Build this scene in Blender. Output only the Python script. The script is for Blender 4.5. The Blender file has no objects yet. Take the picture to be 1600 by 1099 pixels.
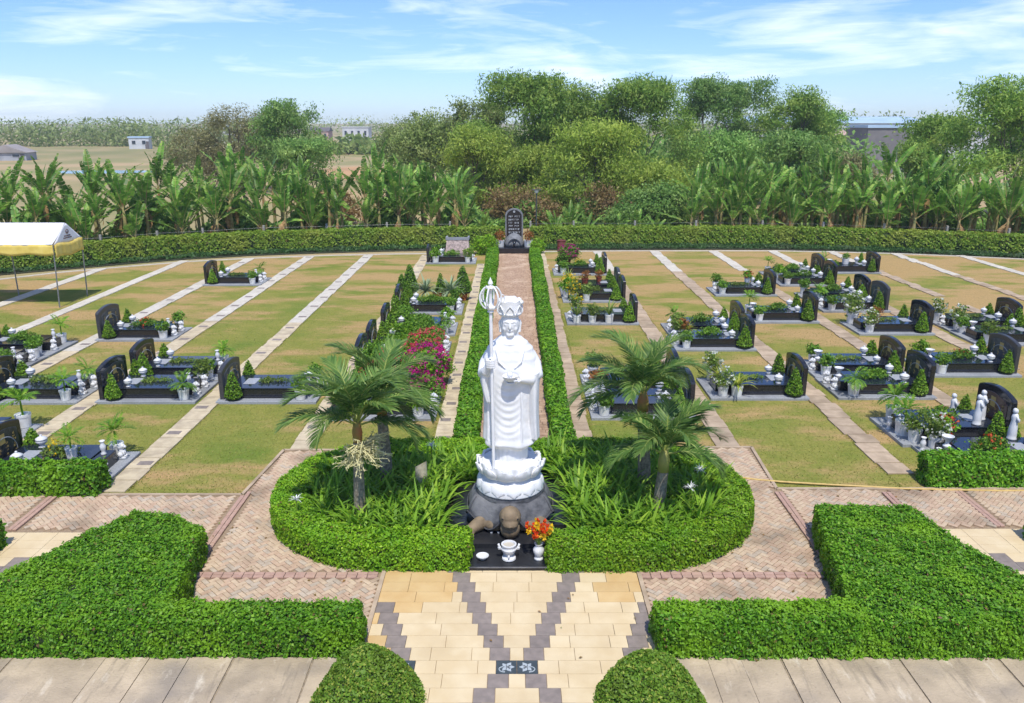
import bpy, math, random
import numpy as np
from mathutils import Vector, Matrix

# ------------------------------------------------------------------ camera, sky, sun
SC = bpy.context.scene
COL = SC.collection
rad = math.radians
cam_d = bpy.data.cameras.new('camera'); cam = bpy.data.objects.new('camera', cam_d); COL.objects.link(cam)
cam.location = (0, 0, 7.5); cam.rotation_euler = (rad(90 - 16.03), 0, 0)
cam_d.sensor_fit = 'HORIZONTAL'; cam_d.sensor_width = 36; cam_d.lens = 36 * 1244 / 1600
cam_d.clip_start = 0.1; cam_d.clip_end = 9000
SC.camera = cam
SUN_EL, SUN_AZ = rad(62), rad(172)           # azimuth measured clockwise from +Y; the sun stands behind the camera
wd = bpy.data.worlds.new('World'); SC.world = wd; wd.use_nodes = True
nt = wd.node_tree; nt.nodes.clear()
def wn(t, **k):
    n = nt.nodes.new(t)
    for a, b in k.items(): setattr(n, a, b)
    return n
sky = wn('ShaderNodeTexSky', sky_type='NISHITA', sun_disc=False, sun_elevation=SUN_EL, sun_rotation=SUN_AZ,
         air_density=1.0, dust_density=0.25, ozone_density=3.0, altitude=200)
tint = wn('ShaderNodeMixRGB', blend_type='MULTIPLY'); tint.inputs[0].default_value = 1; tint.inputs[2].default_value = (.57, .71, 1.03, 1)
nt.links.new(sky.outputs[0], tint.inputs[1])
tc = wn('ShaderNodeTexCoord')
def wmath(op, a, b=None, c=None):
    n = wn('ShaderNodeMath', operation=op)
    for i, v in enumerate((a, b, c)):
        if v is None: continue
        if isinstance(v, (int, float)): n.inputs[i].default_value = v
        else: nt.links.new(v, n.inputs[i])
    return n.outputs[0]
def wnoise(scale_vec, loc, rot, detail, rough, dist, base=1.0):
    mp = wn('ShaderNodeMapping'); mp.inputs['Scale'].default_value = scale_vec
    mp.inputs['Location'].default_value = loc; mp.inputs['Rotation'].default_value = rot
    nt.links.new(tc.outputs['Generated'], mp.inputs[0])
    n = wn('ShaderNodeTexNoise'); n.inputs['Scale'].default_value = base; n.inputs['Detail'].default_value = detail
    n.inputs['Roughness'].default_value = rough; n.inputs['Distortion'].default_value = dist
    nt.links.new(mp.outputs[0], n.inputs['Vector']); return n.outputs['Fac']
big = wnoise((2.6, 2.6, 13), (3.1, 1.7, .62), (0, rad(5), 0), 5, .55, .6)
fine = wnoise((7, 7, 60), (1.3, .4, 2.2), (0, rad(7), 0), 7, .62, 1.2)
cov = wmath('ADD', wmath('MULTIPLY', big, .76), wmath('MULTIPLY', fine, .24))
ramp = wn('ShaderNodeValToRGB'); ramp.color_ramp.elements[0].position = .505; ramp.color_ramp.elements[1].position = .76
nt.links.new(cov, ramp.inputs[0])
cl = wn('ShaderNodeMixRGB'); cl.inputs[2].default_value = (8.2, 8.5, 8.9, 1)
nt.links.new(ramp.outputs[0], cl.inputs[0]); nt.links.new(tint.outputs[0], cl.inputs[1])
bg = wn('ShaderNodeBackground'); bg.inputs[1].default_value = .15
nt.links.new(cl.outputs[0], bg.inputs[0])
wo = wn('ShaderNodeOutputWorld'); nt.links.new(bg.outputs[0], wo.inputs[0])
sun_d = bpy.data.lights.new('sun', 'SUN'); sun_d.energy = 3.75; sun_d.angle = rad(.55); sun_d.color = (1, .955, .88)
sun = bpy.data.objects.new('sun', sun_d); COL.objects.link(sun)
sdir = Vector((math.sin(SUN_AZ) * math.cos(SUN_EL), math.cos(SUN_AZ) * math.cos(SUN_EL), math.sin(SUN_EL)))
sun.rotation_euler = sdir.to_track_quat('Z', 'Y').to_euler(); sun.location = (0, 0, 60)
vs = SC.view_settings; vs.view_transform = 'Standard'; vs.look = 'None'; vs.exposure = 0.24; vs.gamma = 1.0; vs.use_curve_mapping = False
SC.render.engine = 'CYCLES'
cy = SC.cycles
cy.max_bounces = 5; cy.diffuse_bounces = 3; cy.glossy_bounces = 3; cy.transmission_bounces = 3; cy.transparent_max_bounces = 4; cy.volume_bounces = 0
cy.use_denoising = True; cy.caustics_reflective = False; cy.caustics_refractive = False
try: cy.use_light_tree = False
except Exception: pass

# ------------------------------------------------------------------ materials
def S(r, g, b):
    return tuple(((c / 255 + .055) / 1.055) ** 2.4 if c > 10 else c / 255 / 12.92 for c in (r, g, b))
MATS = {}
def mat(name, c1, c2=None, rough=.6, scale=4.0, bump=0, bscale=40.0, spec=.4, rnd=0.0, detail=4, c3=None, scale3=.6, metallic=0, lo=.35, hi=.65, coat=0):
    """principled surface: two colours mixed by noise, a third by larger noise, per-object value jitter, fine bump"""
    if name in MATS: return MATS[name]
    m = bpy.data.materials.new(name); m.use_nodes = True; t = m.node_tree; N = t.nodes; Lk = t.links
    p = N['Principled BSDF']; p.inputs['Roughness'].default_value = rough; p.inputs['Specular IOR Level'].default_value = spec
    p.inputs['Metallic'].default_value = metallic
    if coat: p.inputs['Coat Weight'].default_value = coat; p.inputs['Coat Roughness'].default_value = .05
    g = N.new('ShaderNodeNewGeometry')
    def noise(s, d=detail):
        n = N.new('ShaderNodeTexNoise'); n.inputs['Scale'].default_value = s; n.inputs['Detail'].default_value = d
        Lk.new(g.outputs['Position'], n.inputs['Vector']); return n
    def mixc(fac, a, b, l=lo, h=hi):
        r = N.new('ShaderNodeValToRGB'); r.color_ramp.elements[0].position = l; r.color_ramp.elements[1].position = h
        Lk.new(fac, r.inputs[0]); x = N.new('ShaderNodeMixRGB'); Lk.new(r.outputs[0], x.inputs[0])
        for i, v in ((1, a), (2, b)):
            if isinstance(v, tuple): x.inputs[i].default_value = (*v, 1)
            else: Lk.new(v, x.inputs[i])
        return x.outputs[0]
    col = c1
    if c2 is not None: col = mixc(noise(scale).outputs['Fac'], c1, c2)
    if c3 is not None: col = mixc(noise(scale3).outputs['Fac'], col, c3, .5, .7)
    if rnd:
        oi = N.new('ShaderNodeObjectInfo'); hv = N.new('ShaderNodeHueSaturation')
        mr = N.new('ShaderNodeMapRange'); mr.inputs[3].default_value = 1 - rnd; mr.inputs[4].default_value = 1 + rnd
        Lk.new(oi.outputs['Random'], mr.inputs[0]); Lk.new(mr.outputs[0], hv.inputs['Value'])
        if isinstance(col, tuple): hv.inputs['Color'].default_value = (*col, 1)
        else: Lk.new(col, hv.inputs['Color'])
        col = hv.outputs[0]
    if isinstance(col, tuple): p.inputs['Base Color'].default_value = (*col, 1)
    else: Lk.new(col, p.inputs['Base Color'])
    if bump:
        b = N.new('ShaderNodeBump'); b.inputs['Strength'].default_value = bump; b.inputs['Distance'].default_value = .02
        Lk.new(noise(bscale, 5).outputs['Fac'], b.inputs['Height']); Lk.new(b.outputs[0], p.inputs['Normal'])
    MATS[name] = m; return m
def leafmat(name, a, b, c=None, transl=.35, rough=.5, patch=None, patch_scale=.8, objrnd=.12, twig=False):
    """foliage: colour differs from leaf to leaf; part of the light passes through"""
    if name in MATS: return MATS[name]
    m = bpy.data.materials.new(name); m.use_nodes = True; t = m.node_tree; N = t.nodes; Lk = t.links
    p = N['Principled BSDF']; p.inputs['Roughness'].default_value = rough; p.inputs['Specular IOR Level'].default_value = .3
    g = N.new('ShaderNodeNewGeometry'); r = N.new('ShaderNodeValToRGB')
    e = r.color_ramp.elements; e[0].color = (*a, 1); e[1].color = (*b, 1); e[1].position = .75 if c else 1
    if c:
        k = e.new(.965); k.color = (*c, 1)
        if twig: k = e.new(.985); k.color = (.20, .13, .05, 1)
    Lk.new(g.outputs['Random Per Island'], r.inputs[0]); col = r.outputs[0]
    if patch:
        n = N.new('ShaderNodeTexNoise'); n.inputs['Scale'].default_value = patch_scale; n.inputs['Detail'].default_value = 3
        Lk.new(g.outputs['Position'], n.inputs['Vector']); rr = N.new('ShaderNodeValToRGB')
        rr.color_ramp.elements[0].position = .5; rr.color_ramp.elements[1].position = .68
        Lk.new(n.outputs['Fac'], rr.inputs[0]); x = N.new('ShaderNodeMixRGB'); Lk.new(rr.outputs[0], x.inputs[0])
        Lk.new(col, x.inputs[1]); x.inputs[2].default_value = (*patch, 1); col = x.outputs[0]
    if objrnd:
        oi = N.new('ShaderNodeObjectInfo'); hv = N.new('ShaderNodeHueSaturation')
        mr = N.new('ShaderNodeMapRange'); mr.inputs[3].default_value = 1 - objrnd; mr.inputs[4].default_value = 1 + objrnd
        Lk.new(oi.outputs['Random'], mr.inputs[0]); Lk.new(mr.outputs[0], hv.inputs['Value']); Lk.new(col, hv.inputs['Color']); col = hv.outputs[0]
    Lk.new(col, p.inputs['Base Color'])
    tr = N.new('ShaderNodeBsdfTranslucent'); Lk.new(col, tr.inputs[0]); mx = N.new('ShaderNodeMixShader'); mx.inputs[0].default_value = transl
    Lk.new(p.outputs[0], mx.inputs[1]); Lk.new(tr.outputs[0], mx.inputs[2]); Lk.new(mx.outputs[0], N['Material Output'].inputs[0])
    MATS[name] = m; return m

M_black = mat('polished black granite', (.012, .013, .016), (.02, .021, .025), .12, 60, spec=.6)
M_blacktop = mat('sky tinted black granite', (.010, .014, .026), (.016, .022, .036), .08, 30, spec=.9)  # navy in the base colour stands in for blue sky mirrored on the tops
M_stone_carved = mat('carved black stone face', (.015, .016, .018), (.05, .055, .055), .35, 9, .6, 30)
M_brownstone = mat('reddish brown granite', (.07, .035, .028), (.11, .06, .045), .25, 40, spec=.5)
M_granite = mat('light grey granite', S(160, 163, 165), S(135, 138, 142), .6, 30, .15, 60, c3=S(120, 122, 124), scale3=.8)
M_plaque = mat('pale grey plaque', S(150, 155, 160), S(170, 172, 176), .4, 20)
M_gold = mat('gilded lettering', S(190, 160, 90), rough=.35)
M_palemark = mat('pale incised lettering', S(158, 162, 164), rough=.6)
M_white = mat('white marble', (.70, .70, .69), (.63, .64, .65), .45, 6, .05, 20, spec=.4)
M_statue = mat('white statue stone', (.77, .77, .765), (.73, .733, .735), .55, 2.5, .12, 25, spec=.35, c3=(.68, .675, .66), scale3=5, detail=8)
M_pot = mat('white glazed pot', (.74, .74, .72), (.62, .62, .60), .5, 8, .1, 30, rnd=.08)
M_terra = mat('terracotta', S(150, 75, 50), S(125, 60, 42), .75, 8, rnd=.1)
M_soil = mat('dark soil', (.035, .025, .018), (.06, .045, .03), .95, 30)
M_bark = mat('grey bark', S(120, 110, 95), S(85, 76, 62), .9, 14, .6, 30)
M_palmbark = mat('palm trunk', S(150, 140, 122), S(110, 100, 84), .85, 18, .5, 40)
M_shaft = mat('orange brown crownshaft', S(165, 105, 60), S(135, 125, 60), .7, 6)
M_core = mat('shade darkened twigs', (.018, .04, .008), (.03, .045, .014), .95, 12)  # twig colour darkened to paint in the shade behind the leaves

# ------------------------------------------------------------------ mesh helpers
def new_obj(name, me, parent=None):
    o = bpy.data.objects.new(name, me); COL.objects.link(o)
    if parent is not None: o.parent = parent
    return o
def np_mesh(name, V, F, mats, midx=None, smooth=False):
    """V (n,3); F (m,k) array or list of arrays with their own k"""
    V = np.asarray(V, dtype=np.float32); Fs = F if isinstance(F, list) else [F]
    Fs = [np.asarray(f, dtype=np.int32) for f in Fs if len(f)]
    me = bpy.data.meshes.new(name); me.vertices.add(len(V)); me.vertices.foreach_set('co', V.ravel())
    tot = np.concatenate([np.full(len(f), f.shape[1], dtype=np.int32) for f in Fs]); st = np.concatenate([[0], np.cumsum(tot)[:-1]]).astype(np.int32)
    li = np.concatenate([f.ravel() for f in Fs]).astype(np.int32)
    me.loops.add(len(li)); me.loops.foreach_set('vertex_index', li)
    me.polygons.add(len(tot)); me.polygons.foreach_set('loop_start', st); me.polygons.foreach_set('loop_total', tot)
    for m in (mats if isinstance(mats, (list, tuple)) else [mats]): me.materials.append(m)
    if midx is not None: me.polygons.foreach_set('material_index', np.asarray(midx, dtype=np.int32))
    if smooth: me.polygons.foreach_set('use_smooth', np.ones(len(tot), dtype=bool))
    me.update(calc_edges=True); return me
class MB:
    """collects shapes of one part"""
    def __init__(s): s.v = []; s.f = []; s.m = []; s.cur = 0
    def add(s, vs, fs):
        b = len(s.v); s.v += [tuple(v) for v in vs]; s.f += [tuple(b + i for i in f) for f in fs]; s.m += [s.cur] * len(fs); return s
    def box(s, x0, x1, y0, y1, z0, z1, bev=0):
        if bev <= 0:
            return s.add([(x0, y0, z0), (x1, y0, z0), (x1, y1, z0), (x0, y1, z0), (x0, y0, z1), (x1, y0, z1), (x1, y1, z1), (x0, y1, z1)],
                  [(3, 2, 1, 0), (4, 5, 6, 7), (0, 1, 5, 4), (1, 2, 6, 5), (2, 3, 7, 6), (3, 0, 4, 7)])
        b = bev; r = [(x0, y0, x1, y1, z0), (x0, y0, x1, y1, z1 - b), (x0 + b, y0 + b, x1 - b, y1 - b, z1)]; vs = []
        for a, c, d, e, z in r: vs += [(a, c, z), (d, c, z), (d, e, z), (a, e, z)]
        fs = [(3, 2, 1, 0), (8, 9, 10, 11)]
        for k in (0, 4):
            for i in range(4): j = (i + 1) % 4; fs.append((k + i, k + j, k + 4 + j, k + 4 + i))
        return s.add(vs, fs)
    def lathe(s, prof, n=16, cx=0, cy=0, cz=0, cap=True):
        vs = []; fs = []
        for r, z in prof:
            for i in range(n): a = 2 * math.pi * i / n; vs.append((cx + r * math.cos(a), cy + r * math.sin(a), cz + z))
        for k in range(len(prof) - 1):
            for i in range(n): j = (i + 1) % n; fs.append((k * n + i, k * n + j, (k + 1) * n + j, (k + 1) * n + i))
        if cap: fs.append(tuple(range(n - 1, -1, -1))); fs.append(tuple((len(prof) - 1) * n + i for i in range(n)))
        return s.add(vs, fs)
    def tube(s, pts, rads, n=8, cap=True):
        pts = [Vector(p) for p in pts]; vs = []; fs = []
        if isinstance(rads, (int, float)): rads = [rads] * len(pts)
        up = Vector((.13, .21, 1)).normalized(); prev = None
        for i, p in enumerate(pts):
            d = (pts[min(i + 1, len(pts) - 1)] - pts[max(i - 1, 0)]); d = d.normalized() if d.length > 1e-9 else Vector((0, 0, 1))
            if prev is None:
                a = d.cross(up if abs(d.dot(up)) < .95 else Vector((1, 0, 0))).normalized()
            else:
                a = prev - d * prev.dot(d); a = a.normalized() if a.length > 1e-6 else prev
            prev = a; b = d.cross(a)
            for k in range(n):
                t = 2 * math.pi * k / n; vs.append(p + (a * math.cos(t) + b * math.sin(t)) * rads[i])
        for i in range(len(pts) - 1):
            for k in range(n): j = (k + 1) % n; fs.append((i * n + k, i * n + j, (i + 1) * n + j, (i + 1) * n + k))
        if cap: fs.append(tuple(range(n - 1, -1, -1))); fs.append(tuple((len(pts) - 1) * n + k for k in range(n)))
        return s.add(vs, fs)
    def ball(s, c, r, n=10, m=7, fn=None):
        rx, ry, rz = (r, r, r) if isinstance(r, (int, float)) else r; vs = []; fs = []
        for i in range(m + 1):
            ph = -math.pi / 2 + math.pi * i / m; ph = max(-1.55, min(1.55, ph))
            for k in range(n):
                t = 2 * math.pi * k / n; d = 1 if fn is None else fn(t, ph)
                vs.append((c[0] + rx * d * math.cos(ph) * math.cos(t), c[1] + ry * d * math.cos(ph) * math.sin(t), c[2] + rz * d * math.sin(ph)))
        for i in range(m):
            for k in range(n): j = (k + 1) % n; fs.append((i * n + k, i * n + j, (i + 1) * n + j, (i + 1) * n + k))
        fs.append(tuple(range(n - 1, -1, -1))); fs.append(tuple(m * n + k for k in range(n)))
        return s.add(vs, fs)
    def prism(s, poly, z0, z1):
        n = len(poly); vs = [(x, y, z0) for x, y in poly] + [(x, y, z1) for x, y in poly]
        fs = [tuple(range(n - 1, -1, -1)), tuple(range(n, 2 * n))] + [(i, (i + 1) % n, n + (i + 1) % n, n + i) for i in range(n)]
        return s.add(vs, fs)
    def rings(s, R, cap=True):
        n = len(R[0]); vs = [p for r in R for p in r]; fs = []
        for k in range(len(R) - 1):
            for i in range(n): j = (i + 1) % n; fs.append((k * n + i, k * n + j, (k + 1) * n + j, (k + 1) * n + i))
        if cap: fs.append(tuple(range(n - 1, -1, -1))); fs.append(tuple((len(R) - 1) * n + i for i in range(n)))
        return s.add(vs, fs)
    def mesh(s, name, mats, smooth=False):
        me = bpy.data.meshes.new(name); me.from_pydata(s.v, [], s.f)
        for m in (mats if isinstance(mats, (list, tuple)) else [mats]): me.materials.append(m)
        if any(s.m): me.polygons.foreach_set('material_index', s.m)
        if smooth: me.polygons.foreach_set('use_smooth', [True] * len(s.f))
        me.update(); return me
    def build(s, name, mats, parent=None, smooth=False): return new_obj(name, s.mesh(name, mats, smooth), parent)
def smooth_angle(o, deg=40):
    me = o.data
    me.polygons.foreach_set('use_smooth', [True] * len(me.polygons))
    try: me.set_sharp_from_angle(angle=rad(deg))
    except Exception: pass
def tag(o, label=None, cat=None, group=None, kind=None):
    for a, b in (('small white', 'white'), (', at the ', ', '), ('in the middle of the', 'at the middle'), (' beside the rear edge', ' at rear edge'), ('white-potted', 'potted'), (' at the ', ' at ')):
        if label and len(label.split()) > 16: label = label.replace(a, b)
    if label: o['label'] = label
    if cat: o['category'] = cat
    if group: o['group'] = group
    if kind: o['kind'] = kind
    return o
def empty(name, loc, rz=0, sc=1):
    o = new_obj(name, None); o.location = loc; o.rotation_euler = (0, 0, rz); o.scale = (sc, sc, sc) if isinstance(sc, (int, float)) else sc
    o.empty_display_size = .1; return o

# ------------------------------------------------------------------ foliage helpers (numpy)
RNG = np.random.default_rng(7)
def unit(a): return a / np.maximum(np.linalg.norm(a, axis=1, keepdims=True), 1e-9)
def leaf_quads(P, N, L, W, nb=.6, jit=.35, droop=0.0, rng=RNG, face=None):
    """one diamond leaf per point; face: how far leaf blades lie across N (else leaves point along N) with random tilt"""
    n = len(P); r = unit(rng.normal(size=(n, 3)))
    if face is None:
        d = unit(N * nb + r * (1 - nb) * 1.4 + np.array([0, 0, -droop])); s = unit(np.cross(d, unit(rng.normal(size=(n, 3)) + N * .3)))
    else:
        fn = unit(N * face + r * (1 - face) * 1.25); d = unit(np.cross(fn, rng.normal(size=(n, 3))) + np.array([0, 0, -droop])); s = unit(np.cross(d, fn))
    k = (1 + jit * rng.uniform(-1, 1, (n, 1))); L = L * k; W = W * k; up = np.cross(s, d)
    V = np.empty((n, 4, 3)); V[:, 0] = P - d * L * .5; V[:, 2] = P + d * L * .5 - up * L * .10
    V[:, 1] = P - d * L * .05 + s * W * .5 + up * W * .12; V[:, 3] = P - d * L * .05 - s * W * .5 + up * W * .12
    return V.reshape(-1, 3), np.arange(n * 4).reshape(n, 4)
def inside(poly, X, Y):
    c = np.zeros(len(X), bool); n = len(poly)
    for i in range(n):
        x0, y0 = poly[i]; x1, y1 = poly[(i + 1) % n]
        k = (y0 > Y) != (y1 > Y); c ^= k & (X < (x1 - x0) * (Y - y0) / ((y1 - y0) or 1e-9) + x0)
    return c
def inset(poly, d):
    P = [Vector((x, y, 0)) for x, y in poly]; n = len(P); a = sum(P[i].x * P[(i + 1) % n].y - P[(i + 1) % n].x * P[i].y for i in range(n)); sg = 1 if a > 0 else -1; out = []
    for i in range(n):
        e0 = (P[i] - P[i - 1]).normalized(); e1 = (P[(i + 1) % n] - P[i]).normalized()
        n0 = Vector((-e0.y, e0.x, 0)) * sg; n1 = Vector((-e1.y, e1.x, 0)) * sg; b = n0 + n1; b = b.normalized() if b.length > 1e-6 else n0
        q = P[i] + b * (d / max(.45, b.dot(n0))); out.append((q.x, q.y))
    return out
def wob(X, Y, Z, s, seed=0.0):
    return (np.sin(X * s + 1.3 * seed + .7 * np.sin(Y * s * .7 + Z)) + np.sin(Y * s * 1.17 + seed * 2.1 + .9 * np.sin(Z * s + X * .5)) + np.sin((X + Y + Z) * s * 1.9 + seed)) / 3
def hedge(name, poly, h, mat_leaf, label, cat='hedge', dens=900, L=.075, W=.045, rough=.03, z0=0.0, seed=1, tall_gap=0.0, group=None, rnd_top=.10):
    """clipped hedge: twiggy core darkened as inner shade, and a dense coat of small leaves over top and sides"""
    rng = np.random.default_rng(seed); n = len(poly); xs = [p[0] for p in poly]; ys = [p[1] for p in poly]
    ar = (max(xs) - min(xs)) * (max(ys) - min(ys)); m = int(ar * dens); X = rng.uniform(min(xs), max(xs), m); Y = rng.uniform(min(ys), max(ys), m)
    k = inside(poly, X, Y); X = X[k]; Y = Y[k]; Z = np.full(len(X), h)
    Ps = [np.stack([X, Y, Z], 1)]; Ns = [np.tile([0, 0, 1.], (len(X), 1))]
    a = sum(poly[i][0] * poly[(i + 1) % n][1] - poly[(i + 1) % n][0] * poly[i][1] for i in range(n)); sg = 1 if a > 0 else -1
    for i in range(n):
        p = np.array(poly[i]); q = np.array(poly[(i + 1) % n]); e = q - p; ln = np.linalg.norm(e)
        c = int(ln * h * dens * 1.15)
        if c < 1: continue
        t = rng.uniform(0, 1, (c, 1)); zz = h * rng.uniform(0, 1, c) ** .9; nn = np.array([e[1], -e[0]]) / ln * sg
        xy = p + e * t; rd = np.clip((zz - (h - rnd_top)) / rnd_top, 0, 1) ** 2 * rnd_top * .6
        xy = xy - nn * rd[:, None]; Ps.append(np.column_stack([xy, zz])); Ns.append(np.tile([nn[0], nn[1], .12], (c, 1)))
    P = np.concatenate(Ps); N = unit(np.concatenate(Ns)); amp = rough
    P = P + N * (amp * (wob(P[:, 0], P[:, 1], P[:, 2], 5, seed) + .8 * wob(P[:, 0], P[:, 1], P[:, 2], 13, seed + 3)))[:, None] + N * rng.uniform(-.075, .035, (len(P), 1))
    P[:, 2] = np.maximum(P[:, 2], .015)
    V, F = leaf_quads(P, N, L, W, .55, .35, 0, rng, .64)
    core = MB().prism(inset(poly, .05), .0, h - .055)
    cv = np.array(core.v); fl = [F]; b = len(V)
    nq = len(poly); side = np.array([f for f in core.f if len(f) == 4 and f not in core.f[:2]]) + b
    caps = [np.array([f]) + b for f in core.f[:2]]
    fl += [side] + caps; mi = np.concatenate([np.zeros(len(F)), np.ones(len(side) + 2)])
    me = np_mesh(name, np.concatenate([V, cv]), fl, [mat_leaf, M_core], mi)
    o = new_obj(name, me); o.location.z = z0; return tag(o, label, cat, group)
def blob_points(lobes, n, clump=.35, per=60, rng=RNG, shell=.55):
    """points in clumps spread through ellipsoids (cx,cy,cz,rx,ry,rz)"""
    lobes = np.array(lobes, float); w = (lobes[:, 3] * lobes[:, 4] * lobes[:, 5]) ** .67; w /= w.sum()
    nc = max(1, n // per); li = rng.choice(len(lobes), nc, p=w); d = unit(rng.normal(size=(nc, 3))); r = rng.uniform(shell ** 3, 1, (nc, 1)) ** (1 / 3)
    C = lobes[li, :3] + d * r * lobes[li, 3:]; ci = rng.integers(0, nc, n); cs = clump * rng.uniform(.6, 1.4, (nc, 1))
    off = np.clip(rng.normal(size=(n, 3)), -1.7, 1.7) * cs[ci]; off[:, 2] *= .7; P = C[ci] + off
    N = unit(d[ci] * .8 + unit(off) * .5 + np.array([0, 0, .35])); return P, N
def foliage_mesh(name, lobes, n, L, W, m, clump=.35, per=60, droop=0.0, nb=.5, seed=1, shell=.55, zmin=None, face=.55):
    rng = np.random.default_rng(seed); P, N = blob_points(lobes, n, clump, per, rng, shell)
    if zmin is not None: P[:, 2] = np.maximum(P[:, 2], zmin + rng.uniform(0, .1, len(P)))
    V, F = leaf_quads(P, N, L, W, nb, .4, droop, rng, face); return np_mesh(name, V, F, m)
def blade(mb, base, az, length, width, rise, arch, seg=5, fold=.0, twist=0):
    """arching strap leaf"""
    c, s = math.cos(az), math.sin(az); vs = []; fs = []
    for i in range(seg + 1):
        t = i / seg; r = length * (math.sin(arch * t) / arch * math.cos(rise) if arch > .01 else t * math.cos(rise)); 
        ang = rise - arch * t; 
        if i == 0: x, z = 0, 0
        else: x += length / seg * math.cos(rise - arch * (t - .5 / seg)); z += length / seg * math.sin(rise - arch * (t - .5 / seg))
        w = width * .5 * (min(1, .45 + 2.2 * t) if t < .35 else (1 - ((t - .35) / .65) ** 2.2)); w = max(w, .002)
        px, py, pz = base[0] + c * x, base[1] + s * x, base[2] + z
        vs += [(px - s * w, py + c * w, pz + fold * w), (px + s * w, py - c * w, pz + fold * w)]
    for i in range(seg): fs.append((2 * i, 2 * i + 1, 2 * i + 3, 2 * i + 2))
    mb.add(vs, fs)

# ------------------------------------------------------------------ ground, lawn, paths
def sheet(name, poly, z, m, kind='structure'):
    me = bpy.data.meshes.new(name); me.from_pydata([(x, y, z) for x, y in poly], [], [tuple(range(len(poly)))]); me.materials.append(m); me.update()
    o = new_obj(name, me); o['kind'] = kind; return o
M_ground = mat('dry field soil', S(176, 152, 112), S(142, 136, 88), .95, .05, .3, 3, c3=S(122, 122, 72), scale3=.012, lo=.4, hi=.6)
sheet('ground', [(-4000, -60), (4000, -60), (4000, 7000), (-4000, 7000)], -.05, M_ground)

def lawn_material():
    m = bpy.data.materials.new('mottled dry lawn'); m.use_nodes = True; t = m.node_tree; N = t.nodes; Lk = t.links; p = N['Principled BSDF']
    p.inputs['Roughness'].default_value = .95; p.inputs['Specular IOR Level'].default_value = .1; g = N.new('ShaderNodeNewGeometry')
    def noise(scale, vec=(1, 1, 1), d=4, r=.55, off=(0, 0, 0)):
        mp = N.new('ShaderNodeMapping'); mp.inputs['Scale'].default_value = vec; mp.inputs['Location'].default_value = off; Lk.new(g.outputs['Position'], mp.inputs[0])
        n = N.new('ShaderNodeTexNoise'); n.inputs['Scale'].default_value = scale; n.inputs['Detail'].default_value = d; n.inputs['Roughness'].default_value = r
        Lk.new(mp.outputs[0], n.inputs['Vector']); return n.outputs['Fac']
    def rampf(f, lo, hi):
        r = N.new('ShaderNodeValToRGB'); r.color_ramp.elements[0].position = lo; r.color_ramp.elements[1].position = hi; Lk.new(f, r.inputs[0]); return r.outputs[0]
    def mix(f, a, b):
        x = N.new('ShaderNodeMixRGB')
        Lk.new(f, x.inputs[0]) if not isinstance(f, float) else setattr(x.inputs[0], 'default_value', f)
        for i, v in ((1, a), (2, b)):
            if isinstance(v, tuple): x.inputs[i].default_value = (*v, 1)
            else: Lk.new(v, x.inputs[i])
        return x.outputs[0]
    green = mix(rampf(noise(1.3, d=7, r=.7), .35, .7), (.215, .245, .045), (.33, .30, .075))
    green = mix(rampf(noise(.35, off=(5, 2, 0)), .52, .72), green, (.15, .225, .033))
    tan = mix(rampf(noise(3, d=6, r=.7), .3, .7), (.51, .335, .145), (.43, .305, .125))
    # worn bands between the rows of plots: longer along the rows than across
    worn = noise(1, (.20, .46, 1), 6, .66, (3.3, 1.2, 0)); far = N.new('ShaderNodeSeparateXYZ'); Lk.new(g.outputs['Position'], far.inputs[0])
    mr = N.new('ShaderNodeMapRange'); mr.inputs[1].default_value = 22; mr.inputs[2].default_value = 47; mr.inputs[3].default_value = -.015; mr.inputs[4].default_value = .075
    Lk.new(far.outputs[1], mr.inputs[0]); ad = N.new('ShaderNodeMath'); Lk.new(worn, ad.inputs[0]); Lk.new(mr.outputs[0], ad.inputs[1])
    mrx = N.new('ShaderNodeMapRange'); mrx.inputs[1].default_value = 2; mrx.inputs[2].default_value = 12; mrx.inputs[3].default_value = 0; mrx.inputs[4].default_value = .03
    Lk.new(far.outputs[0], mrx.inputs[0]); ad2 = N.new('ShaderNodeMath'); Lk.new(ad.outputs[0], ad2.inputs[0]); Lk.new(mrx.outputs[0], ad2.inputs[1])
    col = mix(rampf(ad2.outputs[0], .487, .60), green, tan)
    col = mix(rampf(noise(28, d=6, r=.75), .35, .75), col, (.30, .26, .07)) if False else col
    sp = N.new('ShaderNodeMixRGB'); sp.blend_type = 'MULTIPLY'; sp.inputs[0].default_value = .5; Lk.new(col, sp.inputs[1]); Lk.new(rampf(noise(16, (1, .55, 1), 7, .8), .25, .62), sp.inputs[2])
    Lk.new(sp.outputs[0], p.inputs['Base Color'])
    b = N.new('ShaderNodeBump'); b.inputs['Strength'].default_value = .5; b.inputs['Distance'].default_value = .03; Lk.new(noise(45, d=5), b.inputs['Height']); Lk.new(b.outputs[0], p.inputs['Normal'])
    return m
BORDER = [(-29, 33), (-27.2, 36), (-25.6, 38.9), (-23.6, 40.9), (-21.0, 42.6), (-18.2, 44.3), (-14.7, 45.5), (-11, 46.4), (-7.6, 46.9), (-2.3, 47.4), (1.9, 47.9), (7, 48.2), (11.7, 48.2), (16, 48.2), (19.3, 47.8), (23, 47.1), (26.1, 46.2), (29.3, 45.1), (34, 43)]
sheet('lawn', [(34, 15.45), (34, 43)] + BORDER[::-1][1:] + [(-29, 15.15), (-5.62, 15.15), (-5.4, 17.55), (5.7, 17.72), (5.6, 15.45)], 0.0, lawn_material())
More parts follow.
